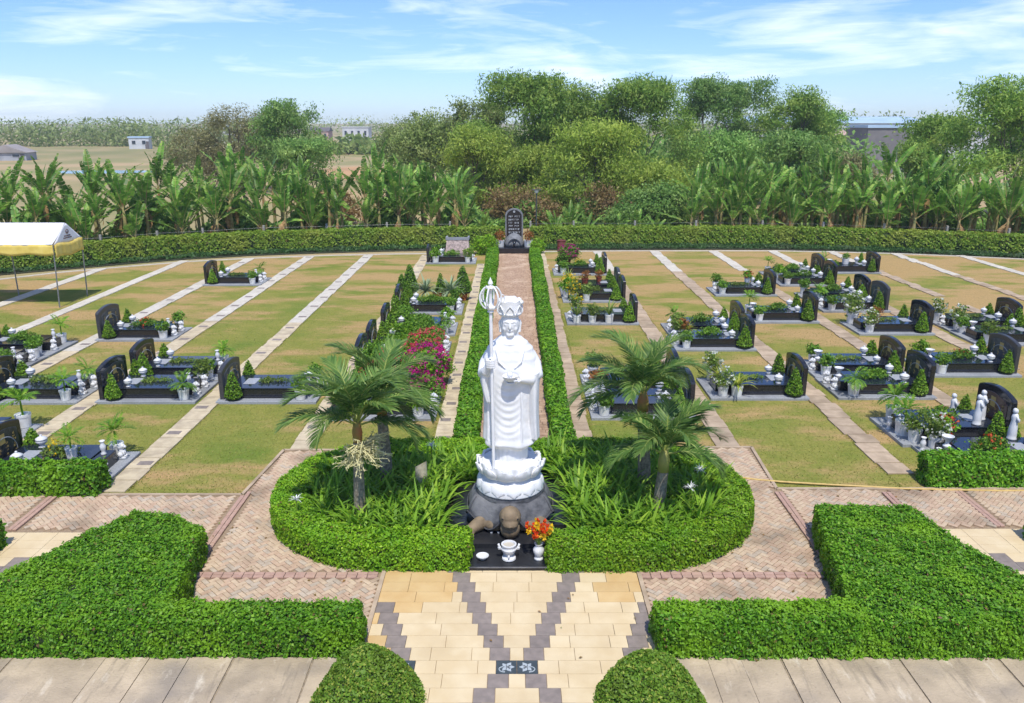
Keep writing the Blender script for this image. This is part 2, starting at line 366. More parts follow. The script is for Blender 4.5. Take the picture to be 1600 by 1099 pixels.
# border kerb between lawn and the hedge strip
M_slab = mat('beige sandstone slab', S(205, 190, 158), S(188, 172, 142), .8, 5, .25, 40, rnd=.09, c3=S(170, 155, 130), scale3=2)
M_slabpale = mat('pale concrete slab', S(205, 198, 182), S(190, 182, 166), .85, 5, .25, 40, rnd=.07)
M_slabpink = mat('weathered pinkish slab', S(184, 164, 138), S(166, 146, 122), .85, 4, .3, 40, rnd=.13, c3=S(150, 132, 108), scale3=1.5)
M_slabdark = mat('dark grey tile', S(142, 130, 121), S(126, 116, 108), .7, 8, .1, 30, rnd=.08)
kb = MB()
for (a, b) in zip(BORDER[:-1], BORDER[1:]):
    d = Vector((b[0] - a[0], b[1] - a[1], 0)).normalized(); n = Vector((-d.y, d.x, 0)) * .09
    kb.prism([(a[0] - n.x, a[1] - n.y), (b[0] - n.x, b[1] - n.y), (b[0] + n.x, b[1] + n.y), (a[0] + n.x, a[1] + n.y)][::1], -.02, .035)
tag(kb.build('lawn_kerb', M_slabpale), kind='structure')
kb = MB()
for a, b in (((-14, 15.17), (-5.64, 15.17)), ((-5.64, 15.17), (-5.42, 17.53)), ((-5.42, 17.53), (-1.95, 17.53)), ((5.62, 15.45), (14, 15.45)), ((5.74, 17.7), (5.62, 15.45)), ((1.98, 17.66), (5.74, 17.7)), ((-2.215, 9.95), (-2.215, 12.3)), ((2.19, 9.95), (2.19, 12.3))):
    d = Vector((b[0] - a[0], b[1] - a[1], 0)).normalized(); n = Vector((-d.y, d.x, 0)) * .035
    kb.prism([(a[0] - n.x, a[1] - n.y), (b[0] - n.x, b[1] - n.y), (b[0] + n.x, b[1] + n.y), (a[0] + n.x, a[1] + n.y)], -.02, .046)
tag(kb.build('paving_edge', M_slabpink), kind='structure')

slab_me = MB().box(-.5, .5, -.5, .5, 0, .03, .004)
SLAB = {}
def slab_mesh(m):
    if m.name not in SLAB: SLAB[m.name] = slab_me.mesh('slab', m)
    return SLAB[m.name]
def footpath(x, y0, y1, width, m, step=.6, dark=0, uneven=0.0, skip=(), seed=1, far_m=None, far_y=99):
    r = random.Random(seed); root = empty('footpath', (x, 0, 0)); root['kind'] = 'structure'; y = y0; i = 0
    while y < y1:
        i += 1; ln = step * r.uniform(.92, 1.08)
        if any(a < y < b for a, b in skip): y += ln; continue
        mm = far_m if (far_m and y > far_y) else m
        o = new_obj('slab', slab_mesh(mm), root); o.location = (r.uniform(-1, 1) * uneven, y + ln / 2, .002 + r.uniform(0, 1) * uneven * .12)
        o.scale = (width * (1 + r.uniform(-1, 1) * uneven), ln - .02 - uneven * .5, 1); o.rotation_euler = (0, 0, r.uniform(-1, 1) * uneven * .6)
        if dark and i % dark == 0:
            k = new_obj('dark_tile', slab_mesh(M_slabdark), root); k.location = (r.uniform(-.06, .06), y + ln / 2, .016); k.scale = (width * .58, .22, .7)
        y += ln
    return root
footpath(-1.68, 17.3, 43.5, .46, M_slab, .62, 2, .015, seed=2)
footpath(-5.02, 17.56, 46.6, .55, M_slab, .6, 3, .02, seed=3)
footpath(-8.42, 15.3, 46.5, .56, M_slab, .6, 3, .02, seed=4, far_m=M_slabpale, far_y=30)
footpath(-11.78, 15.3, 46.0, .56, M_slab, .6, 3, .02, seed=5, far_m=M_slabpale, far_y=30)
footpath(-15.02, 15.3, 45.2, .56, M_slab, .6, 4, .02, seed=6, far_m=M_slabpale, far_y=26)
footpath(-18.5, 22, 44, .5, M_slabpale, .6, 0, .02, seed=7)
footpath(-21.9, 24, 41.8, .55, M_slabpale, .6, 0, .02, seed=8)
footpath(1.72, 17.6, 47.6, .5, M_slabpink, .6, 0, .035, seed=9, far_m=M_slab, far_y=42)
footpath(5.2, 17.75, 47.9, .58, M_slabpink, .6, 0, .035, seed=10, far_m=M_slabpale, far_y=41)
footpath(8.62, 16.2, 48.0, .58, M_slabpink, .6, 0, .04, seed=11, far_m=M_slabpale, far_y=41)
footpath(12.2, 17.0, 48.0, .55, M_slabpink, .6, 0, .04, seed=12, skip=((19, 20), (38, 41)), far_m=M_slabpale, far_y=41)
footpath(15.75, 24, 48.0, .55, M_slabpink, .6, 0, .045, seed=13, skip=((30, 31), (36, 38)), far_m=M_slabpale, far_y=42.5)
footpath(19.2, 27, 47.6, .5, M_slabpink, .62, 0, .08, seed=14, skip=((33, 34.4),), far_m=M_slabpale, far_y=43)
footpath(22.7, 34, 46.9, .5, M_slabpink, .62, 0, .08, seed=15, far_m=M_slabpale, far_y=40)
footpath(26.3, 36, 46.0, .5, M_slabpale, .62, 0, .04, seed=16)

# ------------------------------------------------------------------ brick paving in herringbone
M_brick = [mat('buff paver', S(200, 178, 148), S(186, 162, 134), .85, 9, .3, 60, rnd=.08, c3=S(142, 122, 100), scale3=.8),
           mat('pinkish paver', S(195, 169, 141), S(180, 152, 126), .85, 9, .3, 60, rnd=.08, c3=S(142, 120, 98), scale3=.8),
           mat('greyish paver', S(190, 174, 152), S(172, 156, 134), .85, 9, .3, 60, rnd=.08, c3=S(134, 118, 98), scale3=.8)]
M_redbrick = mat('red paver', S(182, 150, 132), S(168, 136, 120), .85, 9, .3, 60, rnd=.08, c3=S(180, 150, 128), scale3=1.1)
M_joint = mat('sandy joint', S(160, 140, 114), S(138, 118, 96), .95, 20, .3, 50)
STAD = []                                     # outer outline of the oval bed
for i in range(25): a = -math.pi / 2 + math.pi * i / 24; STAD.append((2.3 + 2.45 * math.cos(a), 14.65 + 2.45 * math.sin(a)))
for i in range(25): a = math.pi / 2 + math.pi * i / 24; STAD.append((-2.3 + 2.45 * math.cos(a), 14.65 + 2.45 * math.sin(a)))
def brick_zone(poly, bands, hole, rngseed, pick=300, angle=45, name='brick_paving'):
    root = sheet(name, poly, .004, M_joint); r = np.random.default_rng(rngseed); poly = inset(poly, .075)
    xs = [p[0] for p in poly]; ys = [p[1] for p in poly]; cx, cy_ = np.mean(xs), np.mean(ys); ca, sa = math.cos(rad(angle)), math.sin(rad(angle)); R = 12; w = .088
    bricks = []
    K = int(R / w)
    I, J = np.meshgrid(np.arange(-K, K), np.arange(-K, K), indexing='ij'); D = (I - J) % 4
    for dval, (ou, ov), vert in ((0, (1, .5), False), (3, (.5, 1), True)):
        i, j = I[D == dval], J[D == dval]; u = (i + ou) * w; v = (j + ov) * w; x = cx + u * ca - v * sa; y = cy_ + u * sa + v * ca
        k = inside(poly, x, y)
        if hole: k &= ~inside(hole, x, y)
        for (bx0, bx1, by0, by1) in bands: k &= ~((x > bx0 - .035) & (x < bx1 + .035) & (y > by0 - .035) & (y < by1 + .035))
        bricks += [(a, b, angle + (90 if vert else 0), 0) for a, b in zip(x[k], y[k])]
    for (bx0, bx1, by0, by1) in bands:                    # red bands: rows of stretchers
        lx = bx1 - bx0 > by1 - by0; a = bx0 if lx else by0; e = bx1 if lx else by1
        while a < e:
            for off in (-.045, .045):
                x, y = ((a + .09, (by0 + by1) / 2 + off) if lx else ((bx0 + bx1) / 2 + off, a + .09))
                if (not hole or not inside(hole, np.array([x]), np.array([y]))[0]) and inside(poly, np.array([x]), np.array([y]))[0]: bricks.append((x, y, 0 if lx else 90, 1))
            a += .178
    bricks.sort(key=lambda b: b[1] + .15 * abs(abs(b[0]) - 3.6)); ms = [MB().box(-.084, .084, -.040, .040, 0, .03, .005).mesh('brick', m) for m in M_brick + [M_redbrick]]
    vis = [b for b in bricks if not (abs(b[0]) > 5.2 and b[1] < 12.9 and abs(b[0]) < 8) and not (2.1 < abs(b[0]) < 5.6 and b[1] < 10.75)]
    vset = set(id(b) for b in vis[:pick]); q = [MB() for _ in range(1)][0]; mats_ = M_brick + [M_redbrick]
    for b in bricks:
        x, y, a, red = b; mi = 3 if red else int(r.choice([0, 0, 1, 1, 2])); dz = float(r.uniform(0, .005)); rot = rad(a + float(r.uniform(-1.2, 1.2)))
        if id(b) in vset:
            o = new_obj('brick', ms[mi], root); o.location = (x, y, .004 + dz + .006 * red); o.rotation_euler = (0, 0, rot)
        else:
            c, s = math.cos(rot), math.sin(rot); q.cur = mi; vs = []
            for z, e in ((.0, 0), (.028, 0), (.033, .005)):
                for ux, uy in ((-.084 + e, -.040 + e), (.084 - e, -.040 + e), (.084 - e, .040 - e), (-.084 + e, .040 - e)): vs.append((x + ux * c - uy * s, y + ux * s + uy * c, .004 + dz + z + .006 * red))
            fs = [(8, 9, 10, 11)] + [(k + i, k + (i + 1) % 4, k + 4 + (i + 1) % 4, k + 4 + i) for k in (0, 4) for i in range(4)]; q.add(vs, fs)
    if q.v: o = q.build('brick', mats_, root); o['kind'] = 'stuff'
    return root
HOLE = inset(STAD, .45)
brick_zone([(-14, 15.15), (-14, 13.62), (-8.05, 13.62), (-8.05, 9.95), (-2.18, 9.95), (-2.18, 12.25), (-.8, 12.25), (-.8, 17.5), (-5.38, 17.5), (-5.62, 15.15)][::-1],
           [(-5.68, -5.46, 11.2, 15.12), (-8.0, -2.2, 11.98, 12.19), (-9.65, -9.44, 13.65, 15.1)], HOLE, 3)
brick_zone([(.8, 17.6), (.8, 12.25), (2.18, 12.25), (2.18, 9.95), (8.05, 9.95), (8.05, 13.75), (14, 13.75), (14, 15.43), (5.6, 15.43), (5.72, 17.7)],
           [(5.50, 5.72, 11.2, 15.4), (2.2, 8.0, 11.98, 12.19), (7.75, 7.97, 13.5, 15.4), (9.3, 9.52, 13.8, 15.4)], HOLE, 4)
# worn brick path running up to the stele
sheetp = None
brick_zone([(-.82, 17.0), (1.0, 17.0), (1.06, 46.9), (-.76, 46.9)], [], None, 5, pick=300, angle=0, name='brick_path') if False else None
M_path = mat('worn brown paver', S(176, 148, 122), S(150, 122, 100), .9, 9, .5, 30, rnd=.14, c3=S(190, 165, 140), scale3=1.0)
cp = sheet('brick_path', [(-.85, 16.9), (1.02, 16.9), (1.08, 47.0), (-.8, 47.0)], .004, M_joint)
r_ = random.Random(4); pv_me = MB().box(-.5, .5, -.5, .5, 0, .025, .006).mesh('paver', M_path); rest = MB(); y = 17.0; cnt = 0
while y < 46.9:
    x = -.82 + r_.uniform(-.12, 0)
    while x < 1.0:
        w = r_.uniform(.2, .34); x1 = min(x + w, 1.03); dz = r_.uniform(0, .012)
        if x1 - x > .05:
            if cnt < 300 and y > 17.6:
                o = new_obj('paver', pv_me, cp); o.location = ((x + x1) / 2, y + .09, .003 + dz); o.scale = (x1 - x - .015, .165, 1); o.rotation_euler = (0, 0, r_.uniform(-.05, .05)); cnt += 1
            else: rest.box(x, x1 - .015, y + .005, y + .17, .003, .027 + dz, .005)
        x = x1
    y += .18
o = rest.build('paver', M_path, cp); o['kind'] = 'stuff'

# ------------------------------------------------------------------ tiled court with grey tile pattern
M_tile = mat('cream sandstone tile', S(217, 198, 160), S(209, 187, 146), .7, 2.5, .1, 50, rnd=.03, c3=S(202, 180, 140), scale3=1.2)
M_tileor = mat('orange cream tile', S(208, 178, 126), S(200, 166, 112), .7, 2.5, .1, 50, rnd=.06)
M_tgrout = mat('pale grout', S(170, 140, 98), S(150, 124, 90), .9, 20)
M_mosaic = mat('dark slate tile', S(70, 80, 84), S(60, 70, 74), .6, 10)
M_petal = mat('pale inlay', S(168, 176, 178), rough=.6)
tile_base = MB().box(-.5, .5, -.5, .5, 0, .02, .002)
TM = {m.name: tile_base.mesh('tile', m) for m in (M_tile, M_tileor, M_slabdark, M_mosaic)}
def put_tile(root, x0, x1, y0, y1, m, z=.006, name='tile'):
    o = new_obj(name, TM[m.name], root); o.location = ((x0 + x1) / 2, (y0 + y1) / 2, z); o.scale = (x1 - x0 - .006, y1 - y0 - .006, 1); return o
court = sheet('tile_court', [(-2.2, 5.5), (2.17, 5.5), (2.17, 12.26), (-2.2, 12.26)], .003, M_tgrout)
AX = .07; ROWH = .292; rt = random.Random(8)
for k in range(-1, 23):
    y1 = 12.17 - k * ROWH; y0 = y1 - ROWH
    if k == -1: y1 = 12.25
    darks = []
    kk = abs(8 - k)
    if k == 8: darks = [(-.3, 0, 'm'), (0, .3, 'm'), (-1.76, -1.46, 'm'), (1.46, 1.76, 'm')]
    elif k < 8: darks = [(-s * (.15 + .098 * kk) - .15, -s * (.15 + .098 * kk) + .15, 'd') for s in (1, -1)] + ([(-s * (1.61 + .1 * kk) - .15, -s * (1.61 + .1 * kk) + .15, 'd') for s in (1, -1)] if k >= 3 else [])
    else: darks = [(-s * (.08 + .185 * kk) - .15, -s * (.08 + .185 * kk) + .15, 'd') for s in (1, -1)]
    darks = sorted((max(a + AX, -2.18), min(b + AX, 2.15), t) for a, b, t in darks if b + AX > -2.1 and a + AX < 2.1)
    x = -2.18
    segs = []
    for a, b, t in darks: segs.append((x, a, 'l')); segs.append((a, b, t)); x = b
    segs.append((x, 2.15, 'l'))
    for a, b, t in segs:
        if b - a < .015: continue
        if t == 'd': put_tile(court, a, b, y0, y1, M_slabdark)
        elif t == 'm':
            o = put_tile(court, a, b, y0, y1, M_mosaic); q = MB(); cxm = (a + b) / 2; cym = (y0 + y1) / 2; sg = 1 if cxm < AX else -1
            if abs(cxm) > 1: sg = -sg
            for an, ln in ((0, .12), (55, .12), (-55, .12), (125, .1), (-125, .1)):   # inlaid blossom of five petals with a curled stem
                d = (math.cos(rad(an)) * sg, math.sin(rad(an))); n = (-d[1], d[0]); pts = [(0, .02), (.35, .3), (.6, .26), (1, 0), (.6, -.26), (.35, -.3), (0, -.02)]
                pol = [(cxm + d[0] * ln * t_ + n[0] * ln * w_, cym + d[1] * ln * t_ + n[1] * ln * w_) for t_, w_ in pts]; q.prism(pol if sg > 0 else pol[::-1], .0265, .0285)
            ar = [(cxm - sg * (.02 + .085 * math.sin(t_)), cym - .05 - .06 * math.cos(t_), .028) for t_ in [i * .35 for i in range(9)]]; q.tube(ar, .008, 5)
            p_ = q.build('inlay', M_petal, o); p_.matrix_parent_inverse = Matrix.LocRotScale(o.location, None, o.scale).inverted()
        else:
            n = 0; xx = a
            first = rt.choice([.3, .45, .6]) if b - a > .75 else b - a
            while xx < b - .01:
                e = min(b, xx + (first if n == 0 else .6)); e = b if b - e < .12 else e
                put_tile(court, xx, e, y0, y1, M_tileor if rt.random() < (.8 if (k < 3 and (xx < -.9 or xx > 1.2)) or xx < -1.8 else 0) else M_tile); xx = e; n += 1
for sx, xa, xb in ((-1, -14, -8.0), (1, 8.0, 14)):
    c2 = sheet('tile_court', [(xa, 9.95), (xb, 9.95), (xb, 13.6 if sx < 0 else 13.74), (xa, 13.6 if sx < 0 else 13.74)], .003, M_tgrout)
    for k in range(12):
        y1 = (13.58 if sx < 0 else 13.72) - k * .3; x = min(abs(xa), abs(xb)); j = 0
        while x < 10.4:
            w = .3 if (k >= 3 and abs(x - (8.3 + .1 * k)) < .2) else .6; d = w < .5; e = x + w
            put_tile(c2, min(sx * x, sx * e), max(sx * x, sx * e), y1 - .3, y1, M_slabdark if d else M_tile); x = e
# concrete slabs in the foreground
def conc_mat():
    m = mat('weathered concrete', S(192, 174, 146), S(166, 150, 126), .92, 2.0, .6, 26, rnd=.09, c3=S(150, 138, 122), scale3=.9, detail=9); t = m.node_tree; N = t.nodes; Lk = t.links; p = N['Principled BSDF']; src = p.inputs['Base Color'].links[0].from_socket
    g = N.new('ShaderNodeNewGeometry'); col = src
    for sc_, det, lo, hi, c, f in (((7, .9, 1), 6, .56, .72, S(120, 110, 96), .75), ((5, 1.6, 1), 8, .58, .70, S(216, 204, 182), .7), ((16, 9, 1), 8, .60, .74, S(112, 102, 88), .6)):
        mp = N.new('ShaderNodeMapping'); mp.inputs['Scale'].default_value = sc_; mp.inputs['Location'].default_value = (sc_[0], 2, 0); Lk.new(g.outputs['Position'], mp.inputs[0]); n = N.new('ShaderNodeTexNoise'); n.inputs['Scale'].default_value = .8; n.inputs['Detail'].default_value = det; n.inputs['Roughness'].default_value = .65; Lk.new(mp.outputs[0], n.inputs['Vector'])
        r = N.new('ShaderNodeMapRange'); r.inputs[1].default_value = lo; r.inputs[2].default_value = hi; r.inputs[4].default_value = f; Lk.new(n.outputs['Fac'], r.inputs[0]); x = N.new('ShaderNodeMixRGB'); Lk.new(r.outputs[0], x.inputs[0]); Lk.new(col, x.inputs[1]); x.inputs[2].default_value = (*c, 1); col = x.outputs[0]
    Lk.new(col, p.inputs['Base Color']); return m
M_conc = conc_mat() if True else mat('weathered concrete', S(202, 184, 154), S(166, 150, 126), .9, 3.2, .6, 30, rnd=.12, c3=S(136, 124, 108), scale3=1.3, detail=10)
M_concj = mat('dark joint', S(164, 148, 124), S(130, 118, 100), .95, 12)
for sx in (-1, 1):
    fc = sheet('concrete_apron', [(sx * 2.22, 4), (sx * 12, 4), (sx * 12, 9.93), (sx * 2.22, 9.93)][::sx], .0, M_concj)
    rc = random.Random(5 + sx); x = 2.24
    while x < 11.5:
        w = rc.choice([.58, .64, .72, .5]); o = new_obj('slab', slab_mesh(M_conc), fc)
        o.location = (sx * (x + w / 2), 6.97, .001 + rc.uniform(0, .008)); o.scale = (w - rc.uniform(.006, .022), 5.9, .5); o.rotation_euler = (0, 0, rc.uniform(-.006, .006)); x += w

# ------------------------------------------------------------------ hedges
H_green = leafmat('clipped hedge leaf', (.065, .195, .009), (.165, .40, .017), (.29, .51, .035), patch=(.23, .45, .02), patch_scale=1.3, twig=True)
H_lime = leafmat('lime hedge leaf', (.12, .275, .010), (.28, .51, .018), (.40, .59, .04), patch=(.17, .39, .015), patch_scale=1.6, twig=True)
H_back = leafmat('tall hedge leaf', (.13, .24, .025), (.26, .39, .04), (.36, .44, .07), patch=(.31, .37, .055), patch_scale=.5, twig=True)
H_dark = leafmat('ground cover leaf', (.05, .13, .03), (.09, .19, .05), None, patch=(.11, .16, .07), patch_scale=.6)
H_top = leafmat('topiary leaf', (.10, .22, .02), (.22, .38, .04), (.42, .46, .08), patch=(.17, .28, .03), patch_scale=3)
hedge('clipped_hedge', [(-8.6, 9.9), (-2.2, 9.9), (-2.28, 10.5), (-5.15, 10.52), (-5.5, 12.8), (-6.35, 13.3), (-7.0, 13.42), (-7.3, 12.9), (-8.5, 10.6)], .58, H_green,
      'broad L-shaped clipped green hedge in the left foreground', dens=3700, L=.055, W=.031, rough=.04, seed=11)
hedge('clipped_hedge', [(2.15, 9.9), (8.5, 9.9), (8.4, 10.6), (7.75, 12.2), (7.5, 13.6), (6.6, 13.66), (5.72, 13.66), (5.45, 12.4), (5.1, 10.55), (2.12, 10.5)], .58, H_green,
      'broad L-shaped clipped green hedge in the right foreground', dens=3700, L=.055, W=.031, rough=.04, seed=12)
inn = inset(STAD, .66)
def oval_part(side):
    """one half of the oval ring, open at the front where the altar stands"""
    s = side; out = [(x, y) for x, y in STAD if x * s > 2.2]; inr = [(x, y) for x, y in inn if x * s > 2.2]
    out.sort(key=lambda p: math.atan2(p[1] - 14.65, (p[0] * s - 2.3))); inr.sort(key=lambda p: math.atan2(p[1] - 14.65, (p[0] * s - 2.3)))
    f0 = .62 if s > 0 else .74; b = .02
    poly = [(s * f0, 12.2)] + out + [(s * b, 17.1)] + [(s * b, 16.44)] + inr[::-1] + [(s * f0, 12.86)]
    return poly if s > 0 else poly[::-1]
hedge('clipped_hedge', oval_part(-1), .52, H_lime, 'curved lime green hedge round the left half of the lily bed', dens=3600, L=.05, W=.029, rough=.035, seed=13)
hedge('clipped_hedge', oval_part(1), .52, H_lime, 'curved lime green hedge round the right half of the lily bed', dens=3600, L=.05, W=.029, rough=.035, seed=14)
def strip(xa0, xb0, xa1, xb1, y0, y1, n=14, s=1):
    a = [(xa0 + (xa1 - xa0) * i / n + .03 * math.sin(i * 1.7 + s), y0 + (y1 - y0) * i / n) for i in range(n + 1)]
    b = [(xb0 + (xb1 - xb0) * i / n + .03 * math.sin(i * 2.1 + s), y0 + (y1 - y0) * i / n) for i in range(n + 1)]
    return b + a[::-1] if xb0 > xa0 else a + b[::-1]
hedge('clipped_hedge', strip(-1.40, -.84, -1.42, -.80, 17.35, 46.6, s=1), .45, H_green, 'long narrow green hedge along the left side of the central path', dens=1000, L=.085, W=.05, rough=.03, seed=15)
hedge('clipped_hedge', strip(.98, 1.46, 1.04, 1.62, 17.35, 46.6, s=2), .45, H_green, 'long narrow green hedge along the right side of the central path', dens=1000, L=.085, W=.05, rough=.03, seed=16)
hedge('clipped_hedge', [(-11.2, 15.1), (-8.62, 15.1), (-8.62, 15.62), (-11.2, 15.62)], .62, H_green, 'loose green hedge beside the paved lane at the left edge', dens=1800, L=.08, W=.048, rough=.05, seed=17)
hedge('clipped_hedge', [(8.85, 15.5), (11.6, 15.5), (11.6, 16.05), (8.85, 16.05)], .66, H_green, 'loose green hedge beside the paved lane at the right edge', dens=1800, L=.08, W=.048, rough=.05, seed=18)
hedge('clipped_hedge', [(-10.4, 12.2), (-9.35, 12.2), (-9.3, 13.1), (-10.4, 13.1)], .5, H_green, 'corner of a low green hedge cut by the left frame edge', dens=1800, L=.08, W=.048, seed=19)
hedge('clipped_hedge', [(9.55, 12.6), (10.6, 12.6), (10.6, 13.4), (9.6, 13.4)], .55, H_green, 'corner of a low green hedge cut by the right frame edge', dens=1800, L=.08, W=.048, seed=20)
# tall curved boundary hedge, in two lengths either side of the stele
def band(pts, wd):
    a = []; b = []
    for i, p in enumerate(pts):
        q0 = pts[max(i - 1, 0)]; q1 = pts[min(i + 1, len(pts) - 1)]; d = Vector((q1[0] - q0[0], q1[1] - q0[1], 0)).normalized(); a.append((p[0], p[1])); b.append((p[0] - d.y * wd, p[1] + d.x * wd))
    return a + b[::-1]
HB = [(-31, 35.5), (-29.2, 38.6), (-27.2, 41), (-25.3, 42.4), (-23.4, 43.6), (-20.9, 45.3), (-18.7, 46.6), (-15.4, 47.9), (-11.7, 48.8), (-8, 49.5), (-4, 50), (-.5, 50.2)]
HBR = [(1.2, 50.2), (4, 50.3), (8, 50.4), (12, 50.5), (16.3, 50.4), (20, 49.7), (23.5, 48.8), (26.9, 47.7), (30, 46.5), (34, 44.6)]
hedge('boundary_hedge', band(HB, 1.0), 1.12, H_back, 'tall trimmed boundary hedge curving behind the left lawn', dens=420, L=.14, W=.085, rough=.07, seed=21)
hedge('boundary_hedge', band(HBR, 1.0), 1.12, H_back, 'tall trimmed boundary hedge curving behind the right lawn', dens=420, L=.14, W=.085, rough=.07, seed=22)
def cover(pts, wd, seed, name='ground_cover'):
    rng = np.random.default_rng(seed); poly = band(pts, wd); xs = [p[0] for p in poly]; ys = [p[1] for p in poly]; m = int((max(xs) - min(xs)) * (max(ys) - min(ys)) * 330)
    X = rng.uniform(min(xs), max(xs), m); Y = rng.uniform(min(ys), max(ys), m); k = inside(poly, X, Y); X, Y = X[k], Y[k]
    P = np.column_stack([X, Y, .10 + .09 * wob(X, Y, X * 0, 4, seed) + rng.uniform(-.06, .05, len(X))]); N = np.tile([0, -.3, 1.], (len(X), 1))
    V, F = leaf_quads(P, unit(N), .15, .07, .5, .4, 0, rng, .5); o = new_obj(name, np_mesh(name, V, F, H_dark)); return o
gcl = cover([(p[0], p[1] - .95) for p in HB], .95, 5); tag(gcl, 'low dark green ground cover along the foot of the left boundary hedge', 'ground cover', kind='stuff')
gcr = cover([(p[0], p[1] - 1.25) for p in HBR], 1.2, 6); tag(gcr, 'low dark green ground cover along the foot of the right boundary hedge', 'ground cover', kind='stuff')
M_bed = mat('dark planting soil', (.05, .045, .025), (.03, .05, .015), .95, 3)
sheet('soil_bed', band([(p[0], p[1] - 1.3) for p in HB], 2.4), -.012, M_bed); sheet('soil_bed', band([(p[0], p[1] - 1.5) for p in HBR], 2.6), -.012, M_bed)
sheet('soil_bed', inset(STAD, .3), .006, M_bed)
# two clipped mounds at the bottom edge
def mound(x, y, rx, ry, h, seed, label):
    rng = np.random.default_rng(seed); n = 11000; t = rng.uniform(0, 2 * math.pi, n); s = rng.uniform(0, 1, n) ** .48; prof = 1 - s ** 1.9
    P = np.column_stack([rx * s * np.cos(t), ry * s * np.sin(t), h * prof]); N = unit(np.column_stack([np.cos(t) * 1.9 * s ** .9 * h / rx, np.sin(t) * 1.9 * s ** .9 * h / ry, np.ones(n)]))
    P += N * (.02 * wob(P[:, 0], P[:, 1], P[:, 2], 9, seed) + rng.uniform(-.04, .012, n))[:, None]; P[:, 2] = np.maximum(P[:, 2], .02)
    V, F = leaf_quads(P, N, .05, .028, .5, .4, 0, rng, .55); q = MB().lathe([(max(.01, u), h * .95 * (1 - u ** 1.9)) for u in (.985, .9, .75, .6, .45, .3, .15, .01)], 20); q.v = [(a * rx * .95, b * ry * .95, max(c - .01, 0)) for a, b, c in q.v]
    cm = np.array(q.v); f4 = np.array([f for f in q.f if len(f) == 4]) + len(V)
    me = np_mesh('clipped_mound', np.concatenate([V, cm]), [F, f4], [H_top, M_core], np.concatenate([np.zeros(len(F)), np.ones(len(f4))]))
    o = new_obj('clipped_mound', me); o.location = (x, y, 0); return tag(o, label, 'topiary')
mound(-1.93, 9.02, .77, .72, .83, 31, 'clipped dome of small leaves left of the cream tiles at the bottom edge')
mound(1.85, 8.95, .77, .72, .78, 32, 'clipped dome of small leaves right of the cream tiles at the bottom edge')

# ------------------------------------------------------------------ statue group
def fuse(name, mb, mats, parent, voxel=.012, smooth_it=2):
    """one continuous skin over overlapping volumes"""
    o = mb.build(name + '_tmp', mats); md = o.modifiers.new('r', 'REMESH'); md.mode = 'VOXEL'; md.voxel_size = voxel; md.use_smooth_shade = True
    if smooth_it: s = o.modifiers.new('s', 'SMOOTH'); s.factor = .5; s.iterations = smooth_it
    dg = bpy.context.evaluated_depsgraph_get(); me = bpy.data.meshes.new_from_object(o.evaluated_get(dg)); me.name = name
    bpy.data.objects.remove(o); me.polygons.foreach_set('use_smooth', [True] * len(me.polygons)); return new_obj(name, me, parent)
SX, SY = -.035, 13.9
st = tag(empty('robed_statue', (SX, SY, .62)), 'tall white robed stone figure with crown and ringed staff on a lotus base', 'statue')
b = MB()
def lerp_prof(z, T):
    for (a, *A), (c, *C) in zip(T[:-1], T[1:]):
        if a <= z <= c: t = (z - a) / (c - a); t = t * t * (3 - 2 * t); return [p + (q - p) * t for p, q in zip(A, C)]
    return list(T[-1][1:])
# absolute heights; local z = z - .62 ; columns: half width, half depth, y offset
BODY = [(1.44, .33, .29, 0), (1.70, .34, .30, 0), (1.74, .42, .37, 0), (1.80, .485, .41, -.01), (1.95, .455, .38, -.01), (2.3, .43, .355, 0), (2.55, .44, .35, 0), (2.75, .50, .345, 0), (3.0, .545, .34, 0), (3.2, .54, .33, 0), (3.4, .495, .31, .01), (3.57, .42, .275, .02), (3.68, .33, .23, .02), (3.76, .23, .185, .02), (3.83, .155, .145, .0), (3.98, .13, .135, -.01)]
R = []; NZ, NA = 190, 96
for i in range(NZ):
    z = 1.44 + (3.98 - 1.44) * i / (NZ - 1); hw, hd, oy = lerp_prof(z, BODY); ring = []
    for k in range(NA):
        a = 2 * math.pi * k / NA; ca, sa = math.cos(a), math.sin(a); e = .86
        x = math.copysign(abs(ca) ** e, ca); y = math.copysign(abs(sa) ** e, sa); f = 1.0
        front = max(0, -sa)
        # hanging U folds down the front, fading to the sides
        if 1.9 < z < 3.12:
            w = min(1, (z - 1.9) / .15, (3.12 - z) / .12); u = x * hw + .03
            f += .020 * w * front ** 1.5 * max(0, 1 - abs(u) / .36) * math.sin((z - 1.1 * u * u * 2.2) * 46)
            f += .013 * w * (1 - front) * math.sin(a * 15 + z * 1.2)
        if 1.72 < z < 2.3: f += .028 * (2.3 - z) / .58 * math.sin(a * 9 + .6)      # flared pleats at the hem
        if 1.44 <= z < 1.7: f += .018 * math.sin(a * 26)
        if 3.12 < z < 3.7: f += .008 * front * math.sin((x * 5 + z * 9) * 3.0)     # crossed collar folds
        dz = 0
        if 1.72 < z < 1.86: dz = .035 * math.sin(a * 4.5 + .4) * (1.86 - z) / .14
        ring.append((x * hw * f, y * hd * f + oy, z - .62 + dz))
    R.append(ring)
b.rings(R)
# collar roll
b.tube([(.23 * math.cos(t), .02 - .21 * math.sin(t), 3.10 + .02 - .05 * max(0, math.sin(t))) for t in [math.pi * i / 12 for i in range(13)]], .035, 8)
for s in (-1, 1): b.tube([(s * .20, -.12, 3.07), (s * .24, -.24, 2.94), (s * .20, -.315, 2.78), (s * .08, -.335, 2.66)], [.012, .016, .016, .010], 8)
b.tube([(.20, -.32, 2.30), (.22, -.35, 1.9), (.21, -.37, 1.22)], [.018, .02, .022], 8)
